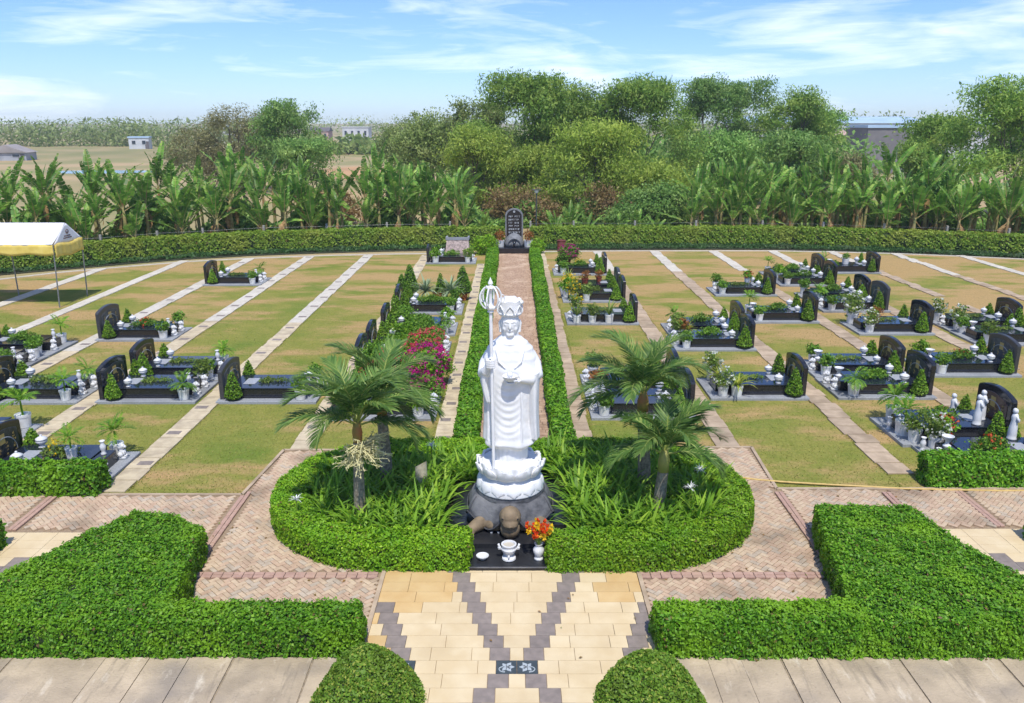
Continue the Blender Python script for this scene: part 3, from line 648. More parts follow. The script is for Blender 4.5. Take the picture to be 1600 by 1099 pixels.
# arms and sleeves: figure's right arm (picture left) grips the staff
b.tube([(-.36, .02, 2.86), (-.45, -.04, 2.68), (-.47, -.16, 2.52), (-.42, -.33, 2.62), (-.365, -.42, 2.76)], [.10, .115, .12, .095, .062], 14)
b.tube([(.36, .02, 2.86), (.45, -.04, 2.68), (.48, -.14, 2.50), (.36, -.33, 2.47), (.16, -.43, 2.50)], [.10, .115, .125, .11, .062], 14)
def drape(c0, c1, w0, w1, th0, th1, n=18, ph=0, bow=0):
    RR = []
    for i in range(n):
        t = i / (n - 1); c = [p + (q - p) * t for p, q in zip(c0, c1)]; w = w0 + (w1 - w0) * t; th = th0 + (th1 - th0) * t; ring = []
        for k in range(28):
            a = 2 * math.pi * k / 28; rr = 1 + .10 * t * math.sin(a * 5 + ph); ring.append((c[0] + th * rr * math.cos(a) + bow * math.sin(t * math.pi), c[1] + w * rr * math.sin(a), c[2]))
        RR.append(ring)
    b.rings(RR[::-1])
drape((-.45, -.14, 2.60), (-.385, -.20, 2.02), .22, .14, .09, .06, ph=.4, bow=-.03)     # short sleeve end, picture left
drape((.44, -.12, 2.58), (.46, -.12, 1.28), .26, .20, .105, .085, ph=1.7, bow=-.02)      # long sleeve, picture right
drape((-.44, .02, 2.5), (-.42, .0, 1.25), .20, .24, .07, .09, ph=2.2, bow=.02)
# head, face, ears
hz = 4.045 - .62
b.ball((0, -.02, hz), (.172, .195, .245), 28, 18)
b.ball((0, -.085, hz - .10), (.135, .105, .125), 16, 10)
for s in (-1, 1):
    b.ball((s * .062, -.178, hz + .005), (.044, .026, .020), 12, 8)          # lowered eyelids
    b.tube([(s * .018, -.213, hz + .052), (s * .066, -.198, hz + .062), (s * .125, -.150, hz + .035)], [.012, .013, .009], 8)
    b.ball((s * .085, -.135, hz - .075), (.055, .055, .055), 10, 8)
    b.tube([(s * .172, -.02, hz + .06), (s * .188, -.005, hz), (s * .178, -.02, hz - .09), (s * .172, -.03, hz - .165)], [.018, .026, .02, .026], 8)
b.tube([(0, -.205, hz + .045), (0, -.220, hz - .005), (0, -.232, hz - .050), (0, -.205, hz - .062)], [.014, .017, .023, .012], 10)
b.ball((0, -.196, hz - .103), (.048, .018, .012), 12, 8); b.ball((0, -.190, hz - .124), (.038, .018, .012), 12, 8); b.ball((0, -.155, hz - .18), (.075, .055, .05), 12, 8)
b.tube([(0, 0, hz - .36), (0, -.01, hz - .15)], [.135, .12], 14)
# hands with fingers
def fist(c, ax=(0, 0, 1)):
    b.ball((c[0] - .03, c[1] + .02, c[2]), (.06, .06, .085), 14, 10)
    for i in range(4):
        z = c[2] + .065 - i * .042; r = .0215 if i < 3 else .018
        b.tube([(c[0] - .085, c[1] + .02, z), (c[0] - .075, c[1] - .062, z), (c[0] - .01, c[1] - .095, z - .003), (c[0] + .052, c[1] - .072, z - .006), (c[0] + .06, c[1] - .02, z - .006)], [r, r, r, r * .95, r * .8], 8)
    b.tube([(c[0] - .03, c[1] - .02, c[2] + .09), (c[0] + .03, c[1] - .06, c[2] + .10), (c[0] + .06, c[1] - .06, c[2] + .075)], [.024, .022, .017], 8)
fist((-.335, -.44, 2.80))
hc = (.065, -.47, 2.49)
b.ball((hc[0] + .02, hc[1] + .02, hc[2] - .02), (.105, .075, .04), 14, 8)
for i in range(4):
    y = hc[1] - .06 + i * .04; b.tube([(hc[0] + .02, y, hc[2] - .03), (hc[0] - .08, y - .005, hc[2] - .045), (hc[0] - .15 + .01 * abs(i - 1.5), y - .005, hc[2] - .02)], [.021, .02, .015], 8)
b.tube([(hc[0] + .06, hc[1] - .05, hc[2]), (hc[0] + .02, hc[1] - .10, hc[2] + .02), (hc[0] - .05, hc[1] - .11, hc[2] + .03)], [.024, .021, .016], 8)
fuse('body', b, M_statue, st, .0115, 2)
# crown of petals
cr = MB(); R = []
for rr, z in ((.185, 4.195), (.202, 4.21), (.200, 4.25), (.200, 4.29), (.198, 4.35), (.199, 4.42), (.200, 4.46), (.17, 4.485), (.10, 4.475)):
    ring = []
    for k in range(72):
        a = 2 * math.pi * k / 72; pet = abs(math.sin(a * 3.5 + math.pi / 4)); t = max(0, (z - 4.25) / .3); t = min(t, 1); dz = .045 * t * (pet - .4); f = 1 + .07 * t * (pet - .3)
        ring.append((rr * f * math.cos(a), -.01 + rr * 1.06 * f * math.sin(a), z - .62 + dz))
    R.append(ring)
cr.rings(R)
cr.tube([(.2 * math.cos(t), -.01 + .212 * math.sin(t), 4.235 - .62) for t in [2 * math.pi * i / 40 for i in range(41)]], .016, 6)
for ang in (-90, -38, -142, 14, 166):                                                    # peaked plaques round the band
    a = rad(ang); c, s = math.cos(a), math.sin(a)
    for w, h, o in ((.075, .13, .212),):
        pts = [(-w, 0), (-w * .9, h * .45), (0, h), (w * .9, h * .45), (w, 0)]
        cr.tube([(c * o - s * u, -.01 + s * o * 1.06 + c * u, 4.26 - .62 + v) for u, v in pts], .013, 6)
cr.ball((0, -.02, 4.475 - .62), (.15, .15, .06), 14, 8)
cr.ball((.195, -.05, 4.43 - .62), (.05, .05, .045), 8, 6)
cro = cr.build('crown', M_statue, st); smooth_angle(cro, 50)
# staff with ringed finial
sf = MB(); sx0, sx1, sy_ = -.335, -.30, -.445
sf.tube([(sx1, sy_ - .02, 1.30 - .62), (sx0, sy_, 4.42 - .62)], [.030, .030], 12); sf.lathe([(.035, 0), (.05, .02), (.05, .05), (.032, .07)], 12, sx1, sy_ - .02, 1.30 - .62)
so = sf.build('staff', M_statue, st); smooth_angle(so)
fi = MB(); zc_ = 4.60 - .62
for k in range(6):
    a = math.pi * 2 * k / 6 + .25; pts = []
    for i in range(15):
        t = i / 14; rr = .18 * math.sin(math.pi * (.08 + .84 * t)) ** .6 + .012; pts.append((sx0 + rr * math.cos(a), sy_ + rr * math.sin(a), zc_ - .19 + .38 * t))
    fi.tube(pts, .0155, 7)
    if k % 2: continue
    mid = pts[7]; fi.tube([(mid[0] + .035 * math.cos(q) * math.cos(a) + .02 * math.cos(a), mid[1] + .035 * math.cos(q) * math.sin(a) + .02 * math.sin(a), mid[2] - .03 + .075 * math.sin(q)) for q in [2 * math.pi * i / 12 for i in range(13)]], .010, 5)
fi.lathe([(.02, -.27), (.06, -.25), (.045, -.22), (.085, -.19), (.09, -.165), (.04, -.13), (.03, -.10), (.03, .12), (.05, .15), (.08, .17), (.075, .195), (.03, .21), (.03, .23), (.045, .25), (.04, .275), (.012, .33), (.002, .36)], 14, sx0, sy_, zc_)
fo = fi.build('ringed_finial', M_statue, so); smooth_angle(fo)
bw = MB(); bw.lathe([(.03, -.05), (.05, -.05), (.085, -.03), (.125, .015), (.142, .055), (.135, .06), (.12, .03), (.07, .0), (.0, -.005)], 24, .0, -.50, 2.53, cap=False)
bw.ball((.0, -.50, 2.60), (.055, .055, .055), 12, 8)
bo = bw.build('jewel_dish', M_statue, st); smooth_angle(bo)
# lotus base: upper flaring flower, waist and lower inverted flower
def petal_ring(mb, n, r0, z0, r1, z1, r2, z2, wid, thick, tw=0):
    for k in range(n):
        a0 = 2 * math.pi * (k + tw) / n; G = []
        for i in range(9):
            t = i / 8; r = (1 - t) ** 2 * r0 + 2 * t * (1 - t) * r1 + t * t * r2; z = (1 - t) ** 2 * z0 + 2 * t * (1 - t) * z1 + t * t * z2
            w = wid * (.62 + .38 * math.sin(min(1, t * 1.25) * math.pi / 2)) * (1 if t < .72 else math.sqrt(max(.02, 1 - ((t - .72) / .29) ** 2))); row = []
            for j in range(7):
                u = (j / 6 - .5) * 2; aa = a0 + u * w / n * math.pi; bul = thick * (1 - u * u); row.append(((r + bul) * math.cos(aa), (r + bul) * math.sin(aa), z))
            G.append(row)
        vs = [p for row in G for p in row]; fs = [(i * 7 + j, i * 7 + j + 1, (i + 1) * 7 + j + 1, (i + 1) * 7 + j) for i in range(8) for j in range(6)]
        vs += [(x * .93, y * .93, z - .01) for x, y, z in vs]; m = 63; fs += [tuple(m + q for q in f[::-1]) for f in fs]
        edge = [j for j in range(7)] + [i * 7 + 6 for i in range(1, 9)] + [8 * 7 + j for j in range(5, -1, -1)] + [i * 7 for i in range(7, 0, -1)]
        fs += [(edge[(i + 1) % len(edge)], edge[i], m + edge[i], m + edge[(i + 1) % len(edge)]) for i in range(len(edge))]
        mb.add(vs, fs)
lo = MB()
lo.lathe([(.36, .84), (.40, .81), (.52, .79), (.56, .75), (.56, .66), (.50, .56), (.49, .52), (.54, .49), (.60, .45), (.625, .37), (.635, .28), (.635, .25), (.62, .23), (.6, .225)], 48)
lob = lo.build('lotus_base', M_statue, st); smooth_angle(lob, 35)
pt = MB(); petal_ring(pt, 11, .47, .53, .60, .54, .645, .78, .97, .03); petal_ring(pt, 11, .47, .55, .57, .58, .585, .82, .97, .025, .5)
po = pt.build('upper_petals', M_statue, lob); smooth_angle(po, 50)
pt = MB(); petal_ring(pt, 13, .52, .495, .635, .47, .632, .27, .97, .018); po = pt.build('lower_petals', M_statue, lob); smooth_angle(po, 50)

# tortoise carrying the statue
M_shell = mat('grey carved stone', S(104, 104, 106), S(74, 75, 78), .75, 7, .7, 18, c3=S(122, 122, 122), scale3=2)
M_tort = mat('tan stone', S(140, 122, 96), S(112, 97, 76), .75, 5, .35, 25)
tt = tag(empty('stone_tortoise', (SX, 13.95, .2)), 'grey and tan stone tortoise carrying the white statue', 'sculpture')
sh = MB(); R = []; NK = 120
for rr, z in ((.60, .54), (.69, .53), (.76, .44), (.82, .33), (.86, .25), (.845, .235), (.74, .25), (.5, .27)):
    ring = []
    for k in range(NK):
        a = 2 * math.pi * k / NK; lobe = math.cos((a + math.pi / 2) * 6); dr = .035 * lobe * (rr > .65); sag = -.20 * (.5 - .5 * lobe) * max(0, (rr - .66) / .2) if rr > .66 else 0
        t = max(0, (.52 - z) / .34)
        up = .20 * t * math.exp(-((a - 1.5 * math.pi) / .22) ** 2)              # the rim lifts over the head
        ring.append(((rr + dr) * 1.0 * math.cos(a), (rr + dr) * .98 * math.sin(a), z + sag * 1.1 + up + .04))
    R.append(ring)
sh.rings(R[::-1]); sho = sh.build('shell', M_shell, tt, True)
M_groove = mat('dark stone edge', S(84, 84, 86), S(66, 67, 70), .8, 9); q = MB(); q.tube([R[4][k % NK] for k in range(NK + 1)], .017, 6); q.build('shell_edge', M_groove, sho, True)
q = MB()
for k in range(0, NK, 20): kk = (k + 10) % NK; MB().tube([tuple(c * 1.004 for c in R[j][kk]) for j in (1, 2, 3, 4)], .012, 5).build('scute_groove', M_groove, sho, True)
rg = MB().lathe([(.65, .54), (.66, .60), (.655, .645), (.60, .65)], 60); rgo = rg.build('shell_ring', M_shell, tt, False); smooth_angle(rgo)
tb = MB()
tb.ball((0, 0, .26), (.66, .66, .26), 24, 12)
tb.tube([(0, -.45, .22), (0, -.66, .30), (0, -.84, .40), (0, -.92, .44)], [.22, .21, .20, .16], 18); tb.ball((0, -.88, .42), (.19, .19, .20), 20, 14); tb.ball((0, -.99, .34), (.15, .11, .11), 16, 10); tb.ball((0, -.86, .18), (.185, .16, .20), 16, 10)
tb.tube([(-.12, -1.05, .315), (0, -1.105, .325), (.12, -1.05, .315)], .012, 6)
for s in (-1, 1):
    tb.ball((s * .125, -1.0, .45), (.035, .035, .03), 8, 6)
    tb.tube([(s * .40, -.35, .18), (s * .58, -.60, .13), (s * .76, -.74, .06)], [.17, .13, .10], 14); tb.ball((s * .77, -.76, .045), (.13, .14, .055), 14, 8)
    for j in range(4): tb.ball((s * (.68 + .06 * j), -.87 + .025 * j, .03), (.03, .045, .03), 8, 6)
    tb.ball((s * .28, -.58, .13), (.24, .17, .13), 14, 8)
    tb.tube([(s * .45, .4, .14), (s * .66, .6, .05)], [.15, .11], 12)
fuse('body', tb, M_tort, tt, .014, 2)
for s in (-1, 1): MB().ball((s * .137, -1.022, .448), (.018, .016, .016), 8, 6).build('eye', M_black, tt, True)

# black granite altar steps
M_step = mat('honed black granite', (.014, .015, .018), (.026, .027, .03), .28, 40, spec=.5)
al = tag(empty('altar_steps', (-.06, 12.2, 0)), 'low black polished granite altar steps in front of the tortoise', 'altar')
MB().box(-.72, .70, .035, .66, .0, .10).build('lower_step', M_step, al); MB().box(-.70, .69, .662, 1.36, 0, .19).build('upper_step', M_step, al)
MB().box(-1.12, 1.15, 1.363, 3.3, 0, .20).build('platform', M_step, al); MB().box(-.74, .72, .01, .03, .088, .104).build('nosing', M_shell, al)
# offerings on the steps
bn = tag(empty('incense_burner', (-.055, 12.50, .10)), 'white stone incense burner with two ears on the black altar step', 'incense burner')
q = MB().lathe([(.11, 0), (.125, .015), (.12, .04), (.085, .06), (.06, .075), (.05, .09), (.085, .115), (.125, .17), (.135, .21), (.115, .245), (.115, .265), (.135, .285), (.135, .30), (.105, .30), (.095, .265)], 24); o = q.build('bowl', M_white, bn); smooth_angle(o)
for s in (-1, 1):
    q = MB().tube([(s * .12, 0, .20), (s * .175, 0, .205), (s * .17, 0, .26), (s * .185, 0, .295)], [.022, .024, .02, .022], 8); q.ball((s * .165, 0, .225), (.035, .03, .03), 8, 6); q.build('ear', M_white, bn, True)
MB().lathe([(.098, .262), (.098, .275)], 20).build('sand', mat('incense ash', S(190, 182, 165)), bn)
for k in range(3): a = 2 * math.pi * k / 3 + .5; MB().tube([(.08 * math.cos(a), .08 * math.sin(a), .13), (.10 * math.cos(a), .10 * math.sin(a), .045)], [.022, .018], 8).build('leg', M_white, bn, True)
dsh = MB().lathe([(.05, 0), (.06, .005), (.085, .03), (.108, .065), (.112, .07), (.10, .068), (.08, .045), (.02, .035)], 24).build('offering_dish', M_white); dsh.location = (-.52, 12.50, .10); smooth_angle(dsh)
tag(dsh, 'shallow white stone dish at the left of the altar step', 'dish')
vz = tag(empty('flower_vase', (.47, 12.50, .10)), 'white vase of red and yellow flowers at the right of the altar', 'vase')
o = MB().lathe([(.075, 0), (.08, .02), (.06, .05), (.075, .09), (.10, .16), (.095, .21), (.06, .25), (.055, .27), (.075, .295), (.08, .31), (.06, .305), (.05, .27)], 22).build('vase_body', M_white, vz); smooth_angle(o)
M_red = leafmat('red petals', S(225, 60, 20), S(240, 95, 30), S(250, 150, 40), .3, objrnd=0); M_yel = leafmat('yellow petals', S(235, 190, 20), S(250, 220, 60), None, .3, objrnd=0); M_stem = mat('flower stems', S(110, 135, 40))
rv = random.Random(3); sm = MB(); pos = []
for i in range(26):
    a = rv.uniform(0, 6.28); t = rv.uniform(.15, .62); ln = rv.uniform(.22, .46); e = (ln * math.sin(t) * math.cos(a), ln * math.sin(t) * math.sin(a) * .7, .29 + ln * math.cos(t)); sm.tube([(0, 0, .25), e], .004, 4); pos.append(e)
sm.build('stems', M_stem, vz)
for nm, mm in (('red', M_red), ('yellow', M_yel)):
    rng = np.random.default_rng(5); d = unit(rng.normal(size=(34, 3))); V, F = leaf_quads(d * np.array([.03, .03, .06]) + np.array([0, 0, -.02]), unit(d + np.array([0, 0, .5])), .055, .032, .6, .3, 0, rng); fm = np_mesh('flower', V, F, mm)
    for e in (pos[:16] if nm == 'red' else pos[16:]): o = new_obj('flower', fm, vz); o.location = e; o.rotation_euler = (0, 0, rv.uniform(0, 6))
for i, x in enumerate((-.38, -.25)):
    o = MB().lathe([(.02, 0), (.026, .012), (.026, .03), (.018, .03)], 12).build('offering_cup', M_white); o.location = (x, 13.25, .19); tag(o, ('left' if i == 0 else 'right') + ' of two tiny white cups on the upper black step', 'cup', 'cups by the tortoise')

# ------------------------------------------------------------------ lily bed
LIL = leafmat('lily leaf', (.12, .27, .02), (.28, .50, .035), (.40, .58, .06), .4, objrnd=0)
def lily_bed(side, seed):
    r = random.Random(seed); mb = MB(); pts = []; tries = 0; inner = inset(STAD, .72)
    while len(pts) < 165 and tries < 9000:
        tries += 1; x = side * r.uniform(.75, 4.5); y = r.uniform(12.7, 16.5)
        if abs(x - SX) < 1.34 and y < 15.5: continue
        if not inside(inner, np.array([x]), np.array([y]))[0]: continue
        if any((x - a) ** 2 + (y - c) ** 2 < .055 for a, c in pts): continue
        pts.append((x, y))
    for x, y in pts:
        n = r.randint(16, 24); hgt = r.uniform(.75, 1.1); a0 = r.uniform(0, 6.28)
        for i in range(n):
            a = a0 + i * 2.4 + r.uniform(-.3, .3); blade(mb, (x + .03 * math.cos(a), y + .03 * math.sin(a), .0), a, hgt * r.uniform(.65, 1.05), r.uniform(.05, .08), rad(r.uniform(64, 89)), rad(r.uniform(30, 100)), 7, .35)
    me = np_mesh('lily_bed', np.array(mb.v), np.array(mb.f), LIL); return new_obj('lily_bed', me), pts
for s_, nm in ((-1, 'left'), (1, 'right')):
    o, lp = lily_bed(s_, 40 + s_); tag(o, 'dense strappy green lilies filling the %s half of the oval bed' % nm, 'lilies', kind='stuff')
def spider_flower(x, y, z, label, seed):
    r = random.Random(seed); root = tag(empty('spider_lily', (x, y, 0)), label, 'flower', 'white lily flowers in the oval bed'); mb = MB()
    MB().tube([(0, 0, 0), (.01, .0, z * .6), (.02, -.02, z)], .012, 6).build('stalk', M_stem, root)
    for i in range(22): a = i * 2.4; blade(mb, (.02, -.02, z), a, r.uniform(.10, .17), .016, rad(r.uniform(20, 80)), rad(r.uniform(20, 90)), 4)
    mb.build('blossom', M_white, root)
spider_flower(-4.02, 13.45, .78, 'white spidery lily blossom at the left end of the bed', 1)
spider_flower(3.35, 13.75, .86, 'white spidery lily blossom right of the front right palm', 2)
spider_flower(3.75, 14.7, .80, 'white spidery lily blossom close to the right curve of hedge', 3)
spider_flower(-1.75, 15.9, .82, 'white spidery lily blossom behind the sawn stump', 4)
stp = tag(empty('palm_stump', (-1.86, 15.0, 0)), 'sawn off pale palm stump standing among the left lilies', 'stump')
q = MB(); q.rings([[(rr * math.cos(a) , rr * math.sin(a), z + (t_ * (.08 * math.cos(a + .6)))) for a in [2 * math.pi * i / 16 for i in range(16)]] for rr, z, t_ in ((.14, 0, 0), (.125, .4, 0), (.12, .72, 0), (.118, .80, 1))], cap=False); q.build('trunk', mat('pale stump bark', S(200, 190, 165), S(170, 158, 132), .85, 10, .3, 30), stp, True)
MB().rings([[(rr * math.cos(a), rr * math.sin(a), z + .08 * math.cos(a + .6) * rr / .118) for a in [2 * math.pi * i / 16 for i in range(16)]] for rr, z in ((.114, .805), (.06, .80), (.01, .78))]).build('cut_face', mat('rusty cut wood', S(176, 106, 60), S(140, 78, 44), .9, 14), stp)

# ------------------------------------------------------------------ palms in the bed
PALM = leafmat('palm leaflet', (.075, .17, .035), (.17, .29, .06), (.35, .44, .12), .35, objrnd=.15); M_rach = mat('frond stalk', S(150, 160, 80), S(120, 135, 60))
def frond(seed, length, nleaf=62, droop=.9, lw=.030, ll=.46):
    r = random.Random(seed); mb = MB(); pts = []; x = z = 0; rise = 0; n = 22
    for i in range(n + 1):
        t = i / n; pts.append(Vector((x, 0, z))); ang = -droop * t ** 1.5 * 1.5; x += length / n * math.cos(ang); z += length / n * math.sin(ang)
    mb.cur = 1; mb.tube(pts, [.017 * (1 - .85 * i / n) for i in range(n + 1)], 5); mb.cur = 0
    for k in range(nleaf):
        t = .16 + .84 * k / nleaf; f = t * n; i = min(int(f), n - 1); p = pts[i].lerp(pts[i + 1], f - i); d = (pts[i + 1] - pts[i]).normalized(); up = Vector((-d.z, 0, d.x)) * (1 if d.x >= 0 else 1)
        l = ll * (math.sin(math.pi * (.12 + .80 * t)) ** .7) * r.uniform(.85, 1.1)
        for s in (-1, 1):
            ang = rad(62 - 32 * t + r.uniform(-7, 7)); dirv = (d * math.cos(ang) + Vector((0, s, 0)) * math.sin(ang) + up * r.uniform(.12, .45)).normalized(); q = p.copy(); prev = None; w0 = lw * r.uniform(.8, 1.15); seg = 4
            side = dirv.cross(up).normalized(); vs = []; fs = []
            for j in range(seg + 1):
                u = j / seg; w = w0 * .5 * (.5 + 1.2 * u if u < .4 else (1 - ((u - .4) / .6) ** 1.6)); w = max(w, .0015); vs += [q + side * w, q - side * w]; q = q + dirv * (l / seg); dirv = (dirv + Vector((0, 0, -.22 - .1 * r.random()))).normalized()
            mb.add(vs, [(2 * j, 2 * j + 1, 2 * j + 3, 2 * j + 2) for j in range(seg)])
    return mb.mesh('frond', [PALM, M_rach])
FR = {}
def palm(x, y, h, r0, label, nf=17, flen=1.6, seed=1, lean=(0, 0), shaft=.45, flowers=False, droop=.9, elmin=-10, shaftmat=None, spread=(0, 360)):
    rr = random.Random(seed); root = tag(empty('palm_tree', (x, y, 0)), label, 'palm', 'palms in the oval bed')
    n = 26; pts = [(lean[0] * (i / n) ** 1.5, lean[1] * (i / n), h * i / n) for i in range(n + 1)]; MB().tube(pts, [r0 * (1.12 - .34 * i / n) * (1.035 if i % 2 else .985) + (.03 * max(0, 1 - i / 2)) for i in range(n + 1)], 14).build('trunk', M_palmbark, root, True)
    tx, ty = lean; MB().tube([(tx, ty, h), (tx * 1.05, ty, h + shaft * .5), (tx * 1.05, ty, h + shaft)], [r0 * .82, r0 * .9, r0 * .5], 12).build('crownshaft', shaftmat or M_shaft, root, True)
    for i in range(nf):
        key = (seed % 3, i % 5, flen, droop)
        if key not in FR: FR[key] = frond(seed * 31 + i, flen, droop=droop * rr.uniform(.8, 1.25))
        o = new_obj('frond', FR[key], root); u = i / (nf - 1); el = rad(elmin + (84 - elmin) * u ** .9 + rr.uniform(-6, 6)); az = rad(spread[0] + (i * 137.5) % (spread[1] - spread[0])) + rr.uniform(-.2, .2)
        if el < rad(38) and math.sin(az) < -.45: az += rad(75) if math.cos(az) > 0 else -rad(75)      # the lowest fronds part to either side of the trunk
        o.location = (tx * 1.05 + .03 * math.cos(az), ty + .03 * math.sin(az), h + shaft * (.75 + .25 * u)); sc = rr.uniform(.86, 1.08); o.scale = (sc, sc, sc); o.rotation_euler = (rr.uniform(-.25, .25), -el, az)
    if flowers:
        q = MB(); rz = random.Random(9)
        for i in range(120):
            a = rz.uniform(-2.2, 1.2); e = rz.uniform(-1.2, .8); ln = rz.uniform(.24, .58); p0 = Vector((tx + r0 * .8 * math.cos(a), ty + r0 * .8 * math.sin(a), h - .10)); p1 = p0 + Vector((math.cos(a) * math.cos(e), math.sin(a) * math.cos(e), math.sin(e))) * ln * .6; p2 = p1 + Vector((math.cos(a) * .6 + rz.uniform(-.6, .6), math.sin(a) * .6 + rz.uniform(-.6, .6), -.2 + rz.uniform(-.4, .5))) * ln * .5
            q.tube([p0, p1, p2], [.012, .011, .008], 4)
            for j in range(7):
                c = p1.lerp(p2, rz.random()); q.tube([c, c + Vector((rz.uniform(-1, 1), rz.uniform(-1, 1), rz.uniform(-.8, .5))) * .075], [.006, .004], 3)
        q.build('flower_cluster', mat('pale yellow flower stalks', S(216, 208, 160), S(198, 192, 138), .7, 10), root)
    return root
palm(-2.90, 13.75, 1.80, .108, 'leaning grey trunked palm with pale flower cluster left of the statue', 19, 1.55, 1, (.03, .02), .42, True, droop=1.15, elmin=14)
palm(-2.62, 15.3, 1.75, .13, 'palm standing behind the flowering palm left of the statue', 13, 1.45, 2, (-.05, .05), .4, droop=1.1, elmin=15)
palm(2.72, 14.95, 1.95, .13, 'taller rear palm right of the statue', 18, 1.6, 4, (-.1, .05), .42, droop=1.05, elmin=12)
palm(2.82, 13.95, 1.12, .125, 'shorter front palm with thick base right of the statue', 14, 1.4, 5, (.06, 0), .45, droop=1.0, elmin=8, shaftmat=mat('green crownshaft', S(160, 150, 80), S(140, 145, 70), .6, 6))

# ------------------------------------------------------------------ graves: shared part meshes
def arch(w, hs, hc, n=14, ch=.07):
    p = [(-w, 0)] + [(-w, hs - ch)] + [(-w + ch * (1 - math.cos(t)), hs - ch + ch * math.sin(t) * 1.2) for t in (.5, 1.0, 1.57)]
    for i in range(1, n): u = -1 + 2 * i / n; p.append((u * (w - ch), hs + ch * .2 + (hc - hs) * (1 - u * u)))
    p += [(w - ch * (1 - math.cos(t)), hs - ch + ch * math.sin(t) * 1.2) for t in (1.57, 1.0, .5)] + [(w, hs - ch), (w, 0)]; return p
def arch_solid(x0, x1, prof, z0=0, bev=.02):
    mb = MB(); n = len(prof); cy_ = 0; cz = sum(p[1] for p in prof) / n
    R = []
    for x, s in ((x0, 1 - bev), (x0 + bev, 1), (x1 - bev, 1), (x1, 1 - bev)): R.append([(x, y * s, z0 + z * s) for y, z in prof])
    mb.rings(R); mb.f[-2:] = [tuple(reversed(f)) for f in mb.f[-2:]]; mb.f = [tuple(reversed(f)) for f in mb.f]; return mb
PR = arch(.76, .88, 1.0, ch=.05); PRI = arch(.60, .70, .80, ch=.04)
GM = {}
GM['base'] = MB().box(-.06, 2.72, -.92, .92, 0, .075, .008).mesh('base_slab', M_granite)
q = MB(); q.box(.24, 2.12, -.60, .60, .075, .34, .015); q.box(.20, 2.16, -.64, .64, .075, .14, .01); GM['body'] = q.mesh('tomb_body', M_black)
q = MB(); q.box(.22, 2.14, -.62, .62, .343, .372, .008); GM['top'] = q.mesh('top_slab', M_blacktop)
GM['altar'] = MB().box(2.17, 2.46, -.34, .34, .076, .36, .012).mesh('altar_block', M_black)
GM['plaque'] = MB().box(.52, .86, -.26, .26, .373, .384, .004).mesh('plaque', M_plaque)
def stone(mframe): o = arch_solid(.0, .17, PR, .07).mesh('headstone', mframe); return o
M_char = mat('charcoal granite', (.035, .036, .04), (.055, .056, .06), .3, 30, spec=.5)
GM['stone_b'] = stone(M_black); GM['stone_n'] = stone(M_black); GM['stone_c'] = stone(M_char); GM['panel_c'] = arch_solid(.165, .185, PRI, .12, .01).mesh('carved_panel', mat('grey carved stone face', (.05, .052, .055), (.11, .115, .115), .45, 8, .6, 30))
GM['panel_b'] = arch_solid(.165, .185, PRI, .12, .01).mesh('carved_panel', M_stone_carved); GM['panel_n'] = arch_solid(.165, .185, PRI, .12, .01).mesh('carved_panel', M_brownstone)
q = MB(); rg_ = random.Random(2)
q.box(.186, .192, -.10, .10, .62, .84)                                # portrait tablet
for c_ in range(4):
    yy = -.42 + .28 * c_
    for r__ in range(7):
        if abs(yy) < .2 and r__ > 4: continue
        zz = .28 + .075 * r__; 
        for s__ in range(3): a = yy + rg_.uniform(-.05, .03); bz = zz + rg_.uniform(-.02, .02); q.box(.186, .190, a, a + rg_.choice([.012, .05]), bz, bz + rg_.choice([.012, .04]))
GM['text'] = q.mesh('inscription', M_gold)
q = MB(); q.tube([(.187, .5 * math.cos(t), .35 + .40 * math.sin(t)) for t in [math.pi * i / 16 for i in range(17)]], .012, 5); GM['garland'] = q.mesh('carved_garland', M_plaque)
G_leaf = leafmat('shrub leaf', (.075, .19, .018), (.18, .35, .03), (.27, .42, .05), .35, objrnd=.2)
G_olive = leafmat('olive shrub leaf', (.10, .19, .025), (.22, .32, .05), (.32, .37, .08), .35, objrnd=.2)
G_bright = leafmat('bright shrub leaf', (.08, .22, .012), (.20, .40, .02), (.32, .46, .04), .35, objrnd=.15)
G_cone = leafmat('cypress scale leaf', (.08, .19, .012), (.20, .38, .025), (.30, .44, .04), .25, objrnd=.18)
G_lime = leafmat('yellow green strap leaf', (.26, .36, .03), (.42, .46, .06), (.55, .52, .10), .35)
G_grey = leafmat('grey green yucca leaf', (.20, .28, .14), (.36, .44, .25), None, .25)
def flower_mat(n, a, b): return leafmat(n, a, b, None, .3, objrnd=.08)
F_white = flower_mat('white blossoms', (.75, .75, .70), (.6, .66, .5)); F_orange = flower_mat('orange blossoms', S(225, 110, 60), S(200, 70, 40)); F_red = flower_mat('red blossoms', S(205, 45, 50), S(170, 30, 40))
F_mag = flower_mat('magenta bracts', S(205, 30, 130), S(160, 20, 120)); F_pink = flower_mat('salmon bracts', S(220, 100, 95), S(200, 60, 80)); F_yel = flower_mat('yellow blossoms', S(235, 205, 40), S(220, 180, 30)); F_rust = flower_mat('rust leaves', S(170, 100, 50), S(140, 110, 50))
